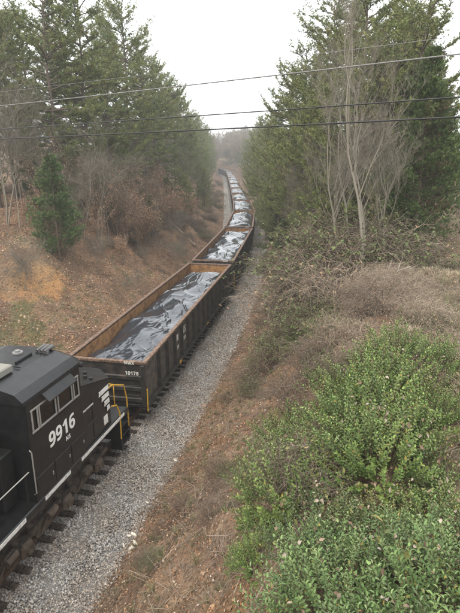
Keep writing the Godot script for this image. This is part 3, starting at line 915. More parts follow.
# ------------------------------------------------------------------ trees
func wob(a: Vector3, b: Vector3, n: int, amp: float, r: RandomNumberGenerator) -> Array:
	var out := [a]
	for k in range(1, n):
		var t := float(k) / n
		out.append(a.lerp(b, t) + Vector3(r.randf_range(-1, 1), r.randf_range(-.5, .5), r.randf_range(-1, 1)) * amp)
	out.append(b)
	return out

func tree_node(called: String, wood: MB, crown: MB, bark: Material, leaf_m: Material) -> Node3D:
	var o := Node3D.new()
	var t := MeshInstance3D.new(); t.name = "trunk"; t.mesh = wood.mesh(); t.material_override = bark; o.add_child(t)
	if crown.v.size() > 0:
		var c := MeshInstance3D.new(); c.name = "crown"; c.mesh = crown.mesh(); c.material_override = leaf_m; o.add_child(c)
	return o

func tuft(c: MB, p: Vector3, d: Vector3, n: int, ln: float, wd: float, col: Color, r: RandomNumberGenerator, spread := 1.0) -> void:
	c.col = col * r.randf_range(.7, 1.35)
	for k in n:
		var dv := (d + Vector3(r.randf_range(-1, 1), r.randf_range(-.7, 1), r.randf_range(-1, 1)) * spread).normalized()
		var sd := dv.cross(Vector3(r.randf_range(-1, 1), r.randf_range(-1, 1), r.randf_range(-1, 1))).normalized() * wd
		var l := ln * r.randf_range(.7, 1.2)
		c.tri(p - sd, p + sd, p + dv * l)

func make_pine(sd: int, H: float, crown_from: float, spread: float, dens: float) -> Node3D:
	var r := RandomNumberGenerator.new(); r.seed = sd
	var wood := MB.new(); var crown := MB.new()
	var bk := Color(.13, .105, .085)
	wood.col = bk
	var lean := Vector3(r.randf_range(-.6, .6), 0, r.randf_range(-.6, .6))
	var tp := []
	for k in 9: tp.append(Vector3(0, H * k / 8.0, 0) + lean * pow(k / 8.0, 2) + Vector3(r.randf_range(-.08, .08), 0, r.randf_range(-.08, .08)) * (1.0 if k > 0 else 0.0))
	wood.tube(tp, H * .0125, .02, 7)
	var at := func(h: float) -> Vector3:
		var f := clampf(h / H * 8.0, 0, 7.999); var i := int(f)
		return tp[i].lerp(tp[i + 1], f - i)
	# dead stubs below the crown
	for k in 16:
		var h := r.randf_range(H * .15, H * crown_from * 1.1)
		var az := r.randf_range(0, TAU); var l := r.randf_range(.5, 1.8)
		var a: Vector3 = at.call(h)
		wood.tube(wob(a, a + Vector3(cos(az) * l, r.randf_range(-.4, .2), sin(az) * l), 3, .08, r), .022, .006, 3)
	var h := H * crown_from
	while h < H * .99:
		var t := (h / H - crown_from) / (1.0 - crown_from)
		var prof_l := spread * (0.55 + .82 * sqrt(maxf(t, 0.0))) if t < .3 else spread * (.14 + .86 * pow(1.0 - pow((t - .3) / .7, 1.9), .8))
		for k in r.randi_range(2, 3):
			var az := r.randf_range(0, TAU)
			var l := prof_l * r.randf_range(.45, 1.2)
			var a: Vector3 = at.call(h + r.randf_range(-.2, .2))
			var upa := lerpf(-.05, .65, t) + r.randf_range(-.15, .2)
			var e := a + Vector3(cos(az) * l, l * upa, sin(az) * l)
			var pts := wob(a, e, 4, .1 * l * .5, r)
			pts[3] += Vector3(0, -l * .04, 0); pts[4] += Vector3(0, l * .16, 0)
			wood.tube(pts, .03 + .012 * l, .008, 4)
			var nt := int(l / .13 * dens)
			for j in nt:
				var f := lerpf(.25, 1.0, (j + r.randf()) / nt) * 3.999
				var i := int(f)
				var p: Vector3 = pts[i].lerp(pts[i + 1], f - i)
				var dl: Vector3 = (pts[i + 1] - pts[i]).normalized()
				var side := dl.cross(Vector3.UP).normalized() * (1.0 if r.randf() < .5 else -1.0)
				var tl := r.randf_range(.3, .85) * (1.15 - .4 * f / 4.0)
				var td := (dl * .7 + side * r.randf_range(.3, 1.0) + Vector3(0, r.randf_range(-.1, .45), 0)).normalized()
				var q := p + td * tl
				wood.tube([p, q], .008, .004, 3)
				var col := Color(.135, .19, .068).lerp(Color(.26, .27, .095), r.randf())
				if r.randf() < .05: col = Color(.14, .11, .06)
				for m in 5:
					tuft(crown, p.lerp(q, .2 + .22 * m) + Vector3(r.randf_range(-1, 1), r.randf_range(-.6, 1), r.randf_range(-1, 1)) * .09, td, 8, .2, .02, col, r, 1.4)
		h += r.randf_range(.28, .5)
	tuft(crown, tp[8], Vector3.UP, 14, .3, .02, Color(.05, .08, .035), r)
	return tree_node("pine_tree", wood, crown, M_bark, M_needle)

func make_cedar(sd: int, H: float, spread: float, col0: Color) -> Node3D:
	var r := RandomNumberGenerator.new(); r.seed = sd
	var wood := MB.new(); var crown := MB.new()
	wood.col = Color(.15, .11, .08)
	wood.tube([Vector3.ZERO, Vector3(r.randf_range(-.1, .1), H * .5, 0), Vector3(0, H, 0)], H * .014, .02, 6)
	var n := int(H * 26)
	for k in n:
		var t := pow(float(k) / n, .9)
		var h := H * (.05 + .93 * t)
		var l := spread * pow(1.0 - t, .75) * r.randf_range(.6, 1.15) * (1.0 if t > .12 else .75) + .12
		var az := r.randf_range(0, TAU)
		var a := Vector3(0, h, 0)
		var e := a + Vector3(cos(az) * l, l * r.randf_range(.25, .7), sin(az) * l)
		wood.tube([a, a.lerp(e, .5) + Vector3(0, -.05 * l, 0), e], .012 + .008 * l, .004, 3)
		var cc := col0 * r.randf_range(.75, 1.3)
		if r.randf() < .08: cc = Color(.12, .09, .05)
		var nt := int(6 + l * 16)
		for j in nt:
			var f := pow(r.randf(), .6)
			var p := a.lerp(e, lerpf(.2, 1.03, f)) + Vector3(r.randf_range(-1, 1), r.randf_range(-.6, .8), r.randf_range(-1, 1)) * (.12 + .1 * l)
			tuft(crown, p, (e - a).normalized() + Vector3(0, .5, 0), 7, .19, .028, cc, r, .8)
	return tree_node("cedar_tree", wood, crown, M_bark, M_needle)

var upright := false
func branch(wood: MB, p: Vector3, d: Vector3, l: float, rad: float, lev: int, r: RandomNumberGenerator, tips: Array) -> void:
	var n := 4 if lev > 0 else 3
	var pts := [p]
	var dv := d
	for k in n:
		dv = (dv + Vector3(r.randf_range(-1, 1), r.randf_range(-.35, .65), r.randf_range(-1, 1)) * .2).normalized()
		pts.append(pts[-1] + dv * l / n)
	wood.tube(pts, rad, rad * .45, 6 if rad > .05 else (4 if rad > .015 else 3))
	if lev == 0:
		tips.append([pts[-1], dv]); tips.append([pts[2], dv])
		return
	var nc := r.randi_range(4, 6)
	for k in nc:
		var f := lerpf(.3, 1.0, (k + r.randf()) / nc) * (n - .001)
		var i := int(f)
		var q: Vector3 = pts[i].lerp(pts[i + 1], f - i)
		var sd := Vector3(r.randf_range(-1, 1), r.randf_range(-.2, .6), r.randf_range(-1, 1)).normalized()
		branch(wood, q, (dv * 1.1 + sd * .55 + Vector3(0, .35, 0)).normalized() if upright else (dv * .75 + sd * .75).normalized(), l * r.randf_range(.38, .62), maxf(rad * .45, .004), lev - 1, r, tips)

func make_bare(sd: int, H: float, stems: int, col: Color, leaf_col = null, nleaf := 0, lev := 3, lsz := 1.0) -> Node3D:
	var r := RandomNumberGenerator.new(); r.seed = sd
	var wood := MB.new(); var crown := MB.new()
	var tips := []
	for k in stems:
		wood.col = col * r.randf_range(.8, 1.2)
		var d := Vector3(r.randf_range(-1, 1) * .22, 1, r.randf_range(-1, 1) * .22).normalized()
		branch(wood, Vector3(r.randf_range(-.2, .2), -.1, r.randf_range(-.2, .2)) * (0.0 if stems == 1 else 1.0), d, H * r.randf_range(.6, .75), H * .0056, lev, r, tips)
	var tw := MB.new()
	for t in tips:
		tw.col = col * r.randf_range(.55, 1.0)
		for j in 5:
			var dv: Vector3 = (t[1] + Vector3(r.randf_range(-1, 1), r.randf_range(-.6, .9), r.randf_range(-1, 1)) * .8).normalized()
			var sd2 := dv.cross(Vector3(r.randf_range(-1, 1), r.randf_range(-1, 1), r.randf_range(-1, 1))).normalized() * .006
			var e: Vector3 = t[0] + dv * r.randf_range(.3, .9)
			tw.tri(t[0] - sd2, t[0] + sd2, e)
			var e2: Vector3 = t[0].lerp(e, .5)
			tw.tri(e2 - sd2 * .7, e2 + sd2 * .7, e2 + (dv + Vector3(r.randf_range(-1, 1), r.randf_range(-.3, .8), r.randf_range(-1, 1)) * .7) * .35)
	if leaf_col != null:
		for t in tips:
			for j in nleaf:
				crown.col = (leaf_col as Color) * r.randf_range(.6, 1.4)
				var p: Vector3 = t[0] + Vector3(r.randf_range(-1, 1), r.randf_range(-1, 1), r.randf_range(-1, 1)) * .3
				crown.leaf(p, Vector3(r.randf_range(-1, 1), r.randf_range(-1, .3), r.randf_range(-1, 1)).normalized(), Vector3(r.randf_range(-.5, .5), 1, r.randf_range(-.5, .5)).normalized(), r.randf_range(.09, .16) * lsz, r.randf_range(.05, .08) * lsz)
	var tn := tree_node("bare_tree", wood, crown, M_bark, M_leaf)
	var tm := MeshInstance3D.new(); tm.name = "twigs"; tm.mesh = tw.mesh(); tm.material_override = M_bark; tn.add_child(tm)
	return tn

var M_bark: StandardMaterial3D
var M_needle: StandardMaterial3D
var M_leaf: StandardMaterial3D
var M_gloss: StandardMaterial3D

func plant(src: Node3D, called: String, p: Vector3, sc: float, label: String, category: String, group: String) -> Node3D:
	var o: Node3D = src.duplicate()
	o.name = numbered(called); add_child(o)
	o.position = p - Vector3(0, .05, 0)
	o.rotation.y = rng.randf_range(0, TAU)
	o.scale = Vector3(sc, sc * rng.randf_range(.94, 1.06), sc)
	tag(o, label, category, group)
	return o

func build_trees() -> void:
	M_bark = vmat(.95)
	M_needle = vmat(.75); M_needle.backlight = Color(.36, .4, .2)
	M_leaf = vmat(.7); M_leaf.backlight = Color(.25, .22, .15)
	M_gloss = vmat(.42); M_gloss.backlight = Color(.09, .11, .04)
	var pines := [make_pine(1, 17, .3, 3.6, 1.0), make_pine(2, 16, .4, 3.2, .95), make_pine(3, 18, .24, 3.8, 1.0), make_pine(4, 15, .14, 3.5, 1.1)]
	var cedars := [make_cedar(11, 7, 1.95, Color(.1, .15, .055)), make_cedar(12, 11, 2.9, Color(.1, .145, .048)), make_cedar(13, 4, 1.1, Color(.065, .14, .045))]
	var bares := [make_bare(21, 12, 1, Color(.20, .18, .145)), make_bare(22, 11, 2, Color(.235, .21, .165)), make_bare(23, 13, 1, Color(.18, .162, .13)), make_bare(24, 8, 3, Color(.235, .21, .165))]
	upright = true
	var slim := [make_bare(25, 12, 1, Color(.25, .225, .185)), make_bare(26, 11, 2, Color(.24, .215, .175)), make_bare(27, 10, 3, Color(.22, .195, .16))]
	upright = false
	var tans := [make_bare(31, 5, 2, Color(.2, .16, .13), Color(.40, .25, .155), 16, 2), make_bare(32, 7, 2, Color(.2, .17, .14), Color(.36, .235, .15), 13, 2)]
	var yel := make_bare(33, 7, 2, Color(.2, .17, .13), Color(.27, .24, .075), 8, 2)
	print("tree meshes ", Time.get_ticks_msec())
	var gl := "pines behind the cedar and the clay bank"
	var lp := "tall green pine in the wood behind the cedar and the clay bank"
	# wood above the far bank, beyond the train
	var spots := [[18, -46, 0, 1.0], [62, -43, 2, 1.02], [92, -45, 0, 1.05], [112, -52, 3, 1.08], [40, -52, 1, 1.1], [133, -58, 2, 1.1], [148, -66, 0, 1.15], [78, -60, 3, 1.2], [0, -42, 1, .95], [158, -72, 3, 1.25], [-20, -48, 2, 1.0], [122, -74, 2, 1.25], [168, -84, 1, 1.15], [176, -92, 0, 1.0], [150, -95, 2, 1.2], [181, -104, 3, 1.05], [186, -116, 2, .95], [192, -130, 0, 1.05], [172, -120, 1, 1.25], [197, -146, 3, 1.0], [201, -164, 2, .95], [205, -184, 0, 1.0], [194, -170, 1, 1.1], [208, -204, 1, .95], [211, -228, 3, .95], [60, -66, 1, 1.15], [100, -70, 0, 1.2], [30, -64, 2, 1.1]]
	for s in spots:
		var lb := lp; var gg := gl
		if s[1] < -80:
			lb = "tall pine of the wood beside the far gondolas"; gg = "pines of the wood beside the far gondolas"
		elif s[0] > 70:
			lb = "tall green pine in the wood behind the tan leaved saplings"; gg = "pines behind the tan leaved saplings"
		plant(pines[s[2]], "pine_tree", at_u(s[0], s[1]), s[3] * rng.randf_range(.96, 1.04), lb, "pine tree", gg)
	for k in 22:
		var z := -rng.randf_range(42, 140)
		var p := Vector3(zt_x[zi(z)] - rng.randf_range(12.5, 26), 0, z); p.y = gy(p.x, p.z)
		plant(pines[3], "young_pine", p, rng.randf_range(.35, .6), "young bushy pine under the tall pines above the bank", "pine tree", "young pines under the tall pines")
	for k in 22:
		var z := -rng.randf_range(34, 150)
		var p := Vector3(zt_x[zi(z)] + rng.randf_range(8.5, 15), 0, z); p.y = gy(p.x, p.z)
		plant(pines[3], "young_pine", p, rng.randf_range(.3, .55), "young bushy pine among the brambles of the near bank", "pine tree", "young pines among the brambles")
	# wood on the near bank, behind the brambles
	var gr := "pines behind the brambles on the near bank"
	var lr := "dark green pine rising behind the bare saplings and brambles"
	var spr := [[352, -34, 2, .9], [388, -36, 3, 1.0], [330, -30, 3, .68], [362, -29, 3, .8], [398, -29, 3, .86], [406, -31, 3, .72], [308, -36, 3, .72], [292, -44, 3, .75], [278, -54, 3, .75], [266, -66, 3, .8], [258, -82, 3, .8], [325, -40, 0, 1.08], [404, -35, 3, .84], [300, -50, 3, 1.15], [340, -48, 2, 1.0], [372, -46, 1, 1.0], [286, -60, 2, 1.0], [312, -62, 1, .95], [272, -74, 3, 1.0], [292, -82, 0, .95], [263, -92, 2, .85], [258, -112, 3, .85], [275, -108, 1, 1.0], [252, -138, 0, .9], [262, -140, 2, 1.0], [248, -170, 3, .95], [256, -180, 1, 1.0], [392, -46, 0, .95], [410, -42, 1, .72]]
	for s in spr:
		var far: bool = s[1] < -80
		plant(pines[s[2]], "pine_tree", at_u(s[0], s[1]), s[3] * rng.randf_range(.96, 1.04), "tall pine on the brushy bank beside the distant gravel" if far else lr, "pine tree", "pines beside the distant gravel" if far else gr)
	# cedars
	plant(cedars[0], "cedar_tree", at_u(60, -34), 1.0, "bushy green cedar at the top of the eroded clay bank", "cedar tree", "")
	plant(cedars[2], "cedar_tree", at_u(103, -44), .95, "small bright green cedar among tan leaved saplings", "cedar tree", "")
	plant(cedars[1], "cedar_tree", at_u(412, -27), .98, "big dense dark green cedar behind the bare saplings", "cedar tree", "dense cedars behind the bare saplings")
	plant(cedars[1], "cedar_tree", at_u(385, -30), 1.0, "big dense dark green cedar behind the bare saplings", "cedar tree", "dense cedars behind the bare saplings")
	plant(cedars[1], "cedar_tree", at_u(420, -31), .8, "big dense dark green cedar behind the bare saplings", "cedar tree", "dense cedars behind the bare saplings")
	for s in [[152, -52, .6], [168, -64, .75], [35, -50, .9], [135, -56, .7]]:
		plant(cedars[0], "cedar_tree", at_u(s[0], s[1]), s[2], "young cedar at the edge of the pine wood above the bank", "cedar tree", "young cedars at the edge of the pine wood")
	for s in [[283, -42, .55], [300, -36, .5], [276, -56, .6], [318, -32, .5]]:
		plant(cedars[0], "cedar_tree", at_u(s[0], s[1]), s[2], "young cedar half hidden in the brambles of the near bank", "cedar tree", "young cedars in the brambles")
	# bare trees
	for k in 80:
		var z := -rng.randf_range(37, 150)
		var p := Vector3(zt_x[zi(z)] - rng.randf_range(11.5, 30), 0, z); p.y = gy(p.x, p.z)
		plant(bares[rng.randi() % 4], "bare_tree", p, rng.randf_range(.7, 1.05), "leafless grey tree among the pines above the leaf covered bank", "bare tree", "leafless trees in the pine wood")
	for s in [[8, -38, 2, .9], [20, -38, 0, .85], [27, -40, 1, .8], [48, -40, 1, .8], [85, -40, 3, .9], [100, -41, 1, .8], [118, -44, 3, 1.0]]:
		plant(bares[s[2]], "bare_tree", at_u(s[0], s[1]), s[3], "leafless grey tree among the pines above the leaf covered bank", "bare tree", "leafless trees in the pine wood")
	for s in [[362, -21, 0, .98], [366, -22.5, 0, .8], [338, -24, 0, .72], [386, -23, 1, .62], [320, -28, 1, .7], [300, -36, 1, .7], [350, -25, 0, .8]]:
		plant(slim[s[2]], "bare_tree", at_u(s[0], s[1]), s[3], "leafless pale barked sapling in front of the dark cedars", "bare tree", "leafless saplings in front of the cedars")
	for k in 40:
		var z := -rng.randf_range(34, 170)
		var p := Vector3(zt_x[zi(z)] + rng.randf_range(6, 13), 0, z); p.y = gy(p.x, p.z)
		plant(bares[rng.randi() % 4], "bare_tree", p, rng.randf_range(.45, .8), "leafless tree on the brushy bank beside the gravel", "bare tree", "leafless trees on the brushy bank")
	for k in 22:
		var z := -rng.randf_range(24, 62)
		var p := Vector3(zt_x[zi(z)] - rng.randf_range(4.6, 11), 0, z); p.y = gy(p.x, p.z)
		plant(bares[3], "thin_sapling", p, rng.randf_range(.18, .42), "thin leafless sapling on the open leaf covered bank", "sapling", "thin saplings on the open bank")
	for k in 26:
		var z := -rng.randf_range(58, 170)
		var p := Vector3(zt_x[zi(z)] - rng.randf_range(6.5, 12), 0, z); p.y = gy(p.x, p.z)
		if k % 2: plant(pines[3], "young_pine", p, rng.randf_range(.3, .6), "young pine leaning over the bank beside the far gondolas", "pine tree", "young pines beside the far gondolas")
		else: plant(bares[k % 4], "bare_tree", p, rng.randf_range(.4, .7), "small leafless tree on the bank beside the far gondolas", "bare tree", "small leafless trees beside the far gondolas")
	for k in 44:
		var z := -rng.randf_range(85, 285)
		var sd := -1.0 if k % 2 else 1.0
		var x := zt_x[zi(z)] + sd * rng.randf_range(7.5, 12)
		plant(pines[k % 4], "distant_pine", Vector3(x, gy(x, z), z), rng.randf_range(.55, .85), "pine crowding the track beside the far gondolas", "pine tree", "pines crowding the far track")
	var greys := [make_bare(35, 13, 2, Color(.20, .18, .145), Color(.27, .175, .105), 9, 3, 1.8), make_bare(36, 11, 2, Color(.235, .21, .165), Color(.23, .15, .09), 8, 3, 1.8)]
	for k in 300:
		var z := -rng.randf_range(262, 375)
		var x := rng.randf_range(-36, 30)
		if absf(lat(x, z)) < 6.5: continue
		plant(greys[k % 2], "distant_tree", Vector3(x, gy(x, z), z), rng.randf_range(.8, 1.2), "hazy brown leaved tree closing the view past the far bend", "tree", "hazy brown trees past the bend")
	for o in greys: o.free()
	# hazy trees where the line curves out of sight
	for k in 170:
		var z := -rng.randf_range(235, 330)
		var x := rng.randf_range(-40, 30)
		var d := lat(x, z)
		if absf(d) < 7.0: continue
		plant(bares[rng.randi() % 4], "distant_tree", Vector3(x, gy(x, z), z), rng.randf_range(1.2, 1.8), "hazy leafless tree where the train curves out of sight", "bare tree", "hazy trees at the far bend")
	for k in 16:
		var z := -rng.randf_range(200, 330)
		var x := zt_x[zi(z)] + (rng.randf_range(11, 30) if k % 2 else rng.randf_range(-36, -12))
		plant(pines[k % 4], "distant_pine", Vector3(x, gy(x, z), z), rng.randf_range(.75, .95), "hazy pine near the far bend of the train", "pine tree", "hazy pines at the far bend")
	# saplings still holding tan leaves
	for k in 46:
		var z := -rng.randf_range(34, 72)
		var p := Vector3(zt_x[zi(z)] - rng.randf_range(7.0, 15), 0, z); p.y = gy(p.x, p.z)
		plant(tans[k % 2], "leafy_sapling", p, rng.randf_range(.5, 1.0), "slender sapling holding dead tan leaves on the leaf covered bank", "sapling", "tan leaved saplings on the bank")
	for s in [[110, -42, .8], [125, -44, .7], [138, -46, .7], [150, -48, .65], [100, -39, .6]]:
		plant(tans[1], "leafy_sapling", at_u(s[0], s[1]), s[2], "slender sapling holding dead tan leaves on the leaf covered bank", "sapling", "tan leaved saplings on the bank")
	for k in 14:
		var z := -rng.randf_range(34, 70)
		var p := at_u(rng.randf_range(436, 500), z)
		plant(tans[k % 2], "tan_tree", p, rng.randf_range(.7, 1.2), "tree with dull tan leaves on the slope beyond the dense cedars", "tree", "tan trees beyond the cedars")
	for s in [[445, -34, .8], [458, -38, 1.0], [470, -32, .8]]:
		plant(yel, "yellow_tree", at_u(s[0], s[1]), s[2], "tree with yellow autumn leaves beside the dense cedars", "tree", "yellow leaved trees beside the cedars")
	for s in [[166, -60, .5], [205, -78, .55], [152, -50, .4], [258, -74, .6], [378, -25, .45]]:
		plant(yel, "yellow_shrub", at_u(s[0], s[1]), s[2], "small shrub with yellow green leaves at the wood edge", "shrub", "yellow green shrubs at the wood edge")
	for o in pines + cedars + bares + tans + slim + [yel]: o.free()

# ------------------------------------------------------------------ brush and foreground bushes
func make_thicket(sd: int, n: int, col: Color, leafy: Color, nl: int) -> Node3D:
	var r := RandomNumberGenerator.new(); r.seed = sd
	var wood := MB.new(); var crown := MB.new()
	for k in n:
		wood.col = col.lerp(Color(.12, .09, .07), r.randf() * .8) * r.randf_range(.7, 1.3)
		var az := r.randf_range(0, TAU); var rr := sqrt(r.randf())
		var a := Vector3(cos(az), 0, sin(az)) * rr * .8
		var az2 := az + r.randf_range(-1.6, 1.6); var l := r.randf_range(.5, 1.3)
		var top := a + Vector3(cos(az2) * l * .5, r.randf_range(.6, 1.5) * (1.1 - .5 * rr), sin(az2) * l * .5)
		var e := a + Vector3(cos(az2) * l, r.randf_range(.0, .7), sin(az2) * l)
		if k % 2:
			a = Vector3(cos(az) * rr, r.randf_range(.1, .95) * (1.15 - rr * .7), sin(az) * rr)
			var dd := Vector3(r.randf_range(-1, 1), r.randf_range(-.5, .6), r.randf_range(-1, 1)).normalized() * r.randf_range(.4, .9)
			e = a + dd; e.y = maxf(e.y, .02)
			top = a + dd * .5 + Vector3(r.randf_range(-.2, .2), r.randf_range(-.1, .3), r.randf_range(-.2, .2))
		var pts := []
		for j in 6:
			var t := j / 5.0
			pts.append(a * (1 - t) * (1 - t) + top * 2 * t * (1 - t) + e * t * t + Vector3(r.randf_range(-1, 1), r.randf_range(-1, 1), r.randf_range(-1, 1)) * .05)
		wood.tube(pts, r.randf_range(.003, .011), .002, 3)
		for j in 2:
			var fp: Vector3 = pts[r.randi_range(1, 4)]
			wood.tube([fp, fp + Vector3(r.randf_range(-1, 1), r.randf_range(-.3, .9), r.randf_range(-1, 1)) * .22], .003, .0015, 3)
		for j in nl:
			crown.col = leafy * r.randf_range(.6, 1.4)
			var p: Vector3 = pts[r.randi_range(1, 5)]
			crown.leaf(p, Vector3(r.randf_range(-1, 1), r.randf_range(-.6, .6), r.randf_range(-1, 1)).normalized(), Vector3.UP, r.randf_range(.05, .09), r.randf_range(.03, .05))
	var o := Node3D.new()
	var t := MeshInstance3D.new(); t.name = "stems"; t.mesh = wood.mesh(); t.material_override = M_bark; o.add_child(t)
	if nl > 0:
		var c := MeshInstance3D.new(); c.name = "foliage"; c.mesh = crown.mesh(); c.material_override = M_leaf; o.add_child(c)
	return o

func make_bush(sd: int, stems: int, pairs: int, ll: float, lw: float, c0: Color, c1: Color, upright: float) -> Node3D:
	var r := RandomNumberGenerator.new(); r.seed = sd
	var wood := MB.new(); var crown := MB.new()
	var nz := FastNoiseLite.new(); nz.seed = sd; nz.frequency = 1.4
	for k in stems:
		var az := r.randf_range(0, TAU); var el := asin(r.randf_range(-.05, 1.0))
		var dv := Vector3(cos(az) * cos(el), sin(el), sin(az) * cos(el))
		var bump := 1.0 + nz.get_noise_3dv(dv * 1.2) * .55
		var R := r.randf_range(.8, 1.12) * bump
		var e := Vector3(dv.x * R, dv.y * R * .95 + .05, dv.z * R)
		var a := e * r.randf_range(.25, .5); a.y = maxf(a.y - .2, 0)
		var m := a.lerp(e, .55) + Vector3(r.randf_range(-.08, .08), -.06, r.randf_range(-.08, .08))
		wood.col = Color(.16, .115, .08) * r.randf_range(.6, 1.3)
		wood.tube([a, m, e], .006, .002, 3)
		var cc := c0.lerp(c1, clampf(r.randf() * .8 + nz.get_noise_3dv(dv * 2.0 + Vector3(9, 0, 0)) * .5, 0, 1)) * r.randf_range(.75, 1.25)
		var od := (e - m).normalized()
		od = (od + Vector3(0, upright, 0)).normalized()
		var side := od.cross(Vector3(r.randf_range(-1, 1), r.randf_range(-.2, .2), r.randf_range(-1, 1))).normalized()
		for j in pairs:
			var t := float(j + 1) / pairs
			var p := m.lerp(e, t)
			side = side.rotated(od, PI * .5 + r.randf_range(-.3, .3))
			for q in [-1.0, 1.0]:
				crown.col = cc * r.randf_range(.7, 1.3)
				if r.randf() < .02: crown.col = Color(.3, .24, .06)
				var ld: Vector3 = (od * lerpf(.35, .9, t) + side * q + Vector3(0, .15, 0)).normalized()
				crown.leaf(p, ld, od, ll * r.randf_range(.7, 1.2), lw * r.randf_range(.8, 1.15))
	var o := Node3D.new()
	var t := MeshInstance3D.new(); t.name = "stems"; t.mesh = wood.mesh(); t.material_override = M_bark; o.add_child(t)
	var c := MeshInstance3D.new(); c.name = "foliage"; c.mesh = crown.mesh(); c.material_override = M_gloss; o.add_child(c)
	return o

var bush_tops := []       # [center, rx, ry]
func build_undergrowth() -> void:
	var pale := make_thicket(54, 380, Color(.44, .37, .29), Color(.3, .2, .12), 1)
	var th := [make_thicket(51, 420, Color(.27, .215, .17), Color(.2, .14, .08), 0), make_thicket(52, 380, Color(.24, .19, .15), Color(.22, .15, .085), 2), make_thicket(53, 320, Color(.22, .18, .13), Color(.1, .13, .045), 5)]
	# brambles on the near bank beyond the green bushes
	for k in 120:
		var z := -rng.randf_range(12.5, 85)
		var d := rng.randf_range(6.2, 12.0) if z < -20.0 else rng.randf_range(8.0, 12.0)
		if z > -13.5: continue
		var p := Vector3(zt_x[zi(z)] + d, 0, z); p.y = gy(p.x, p.z)
		var v: int = [0, 0, 1, 1, 2][rng.randi() % 5]
		if d > 8.6 and z > -24.0:
			if k % 3 > 0: plant(pale, "dry_weeds", p, rng.randf_range(.4, .85), "pale straw coloured weeds on the bank top beyond the green bushes", "weeds", "pale dry weeds on the bank top")
			continue
		plant(th[v], "bramble_thicket" if v < 2 else "leafy_thicket", p, rng.randf_range(.6, 1.35), "tangled brown bramble thicket on the bank beside the gravel" if v < 2 else "tangled thicket with scattered green leaves on the bank beside the gravel", "bramble", "bramble thickets on the near bank" if v < 2 else "leafy thickets on the near bank")
	for k in 66:
		var z := -rng.randf_range(33, 100)
		var p := Vector3(zt_x[zi(z)] - rng.randf_range(5.5, 26.0), 0, z); p.y = gy(p.x, p.z)
		plant(th[rng.randi() % 2], "bramble_thicket", p, rng.randf_range(.4, .9) * (1.0 if lat(p.x, p.z) > -11.5 else 1.8), "low brown brush on the leaf covered bank beyond the train", "brush", "low brush on the far bank")
	plant(th[0], "bramble_thicket", at_u(300, -13.6), .95, "dense rounded tangle of dry vines just beyond the green bushes", "bramble", "")
	for k in 46:
		var z := -rng.randf_range(15.5, 48)
		var d := rng.randf_range(7.0, 10.5)
		var p := Vector3(zt_x[zi(z)] + d, 0, z); p.y = gy(p.x, p.z)
		var src: Node3D = [th[0], th[2], pale, th[1], th[2]][k % 5]
		plant(src, "vine_tangle", p, rng.randf_range(.9, 1.5 if z > -26.0 else 1.9), "tall tangle of vines and brush on the steep bank beside the gravel", "brush", "tall tangles on the steep bank")
	for s in [[300, -23, 2.2], [318, -24, 2.6], [336, -22, 2.4], [350, -24, 2.8], [372, -24, 2.3], [390, -23, 2.0], [345, -20, 1.7], [322, -19, 1.6]]:
		plant(pale if int(s[0]) % 4 < 2 else th[2], "vine_tangle", at_u(s[0], s[1]), s[2], "vine draped tangle round the foot of the bare sapling", "brush", "vine draped tangles round the bare sapling")
	for k in 34:
		var z := -rng.randf_range(9, 50)
		var p := Vector3(zt_x[zi(z)] + rng.randf_range(4.4, 7.0), 0, z); p.y = gy(p.x, p.z)
		plant(th[k % 3], "slope_brush", p, rng.randf_range(.25, .5), "low brown sprig of brush on the bare slope above the gravel", "brush", "sprigs on the bare slope")
	for k in 50:
		var p := at_u(rng.randf_range(318, 500), -rng.randf_range(12.3, 23))
		plant(pale if k % 3 else th[2], "dry_weeds", p, rng.randf_range(.3, .75), "pale straw coloured weeds on the bank top beyond the green bushes", "weeds", "pale dry weeds on the bank top")
	for k in 40:
		var z := -rng.randf_range(17, 60)
		var p := Vector3(zt_x[zi(z)] + rng.randf_range(5.0, 8.5), 0, z); p.y = gy(p.x, p.z)
		plant(th[2] if k % 3 else th[1], "leafy_thicket", p, rng.randf_range(.5, .95), "tangled thicket with scattered green leaves on the bank beside the gravel", "bramble", "leafy thickets on the near bank")
	for k in 46:
		var z := -rng.randf_range(62, 190)
		var p := Vector3(zt_x[zi(z)] - rng.randf_range(4.6, 7.5), 0, z); p.y = gy(p.x, p.z)
		plant(th[k % 3], "bramble_thicket", p, rng.randf_range(.8, 1.4), "brown brush crowding the far side of the distant gondolas", "brush", "brush beside the distant gondolas")
	# green bushes in the foreground
	var priv := [make_bush(61, 430, 9, .058, .025, Color(.09, .165, .055), Color(.23, .33, .12), .5), make_bush(62, 430, 9, .055, .026, Color(.085, .15, .05), Color(.2, .285, .11), .4)]
	var hon := [make_bush(63, 340, 8, .056, .029, Color(.085, .155, .04), Color(.24, .32, .095), .1), make_bush(64, 320, 8, .052, .028, Color(.085, .145, .04), Color(.24, .3, .09), .0)]
	var olive := [make_bush(65, 240, 7, .054, .028, Color(.1, .13, .04), Color(.24, .25, .09), .0), make_bush(66, 230, 7, .05, .026, Color(.06, .11, .035), Color(.15, .21, .075), .2), make_bush(67, 150, 6, .066, .038, Color(.13, .13, .045), Color(.26, .23, .09), -.1)]
	var z := -3.0
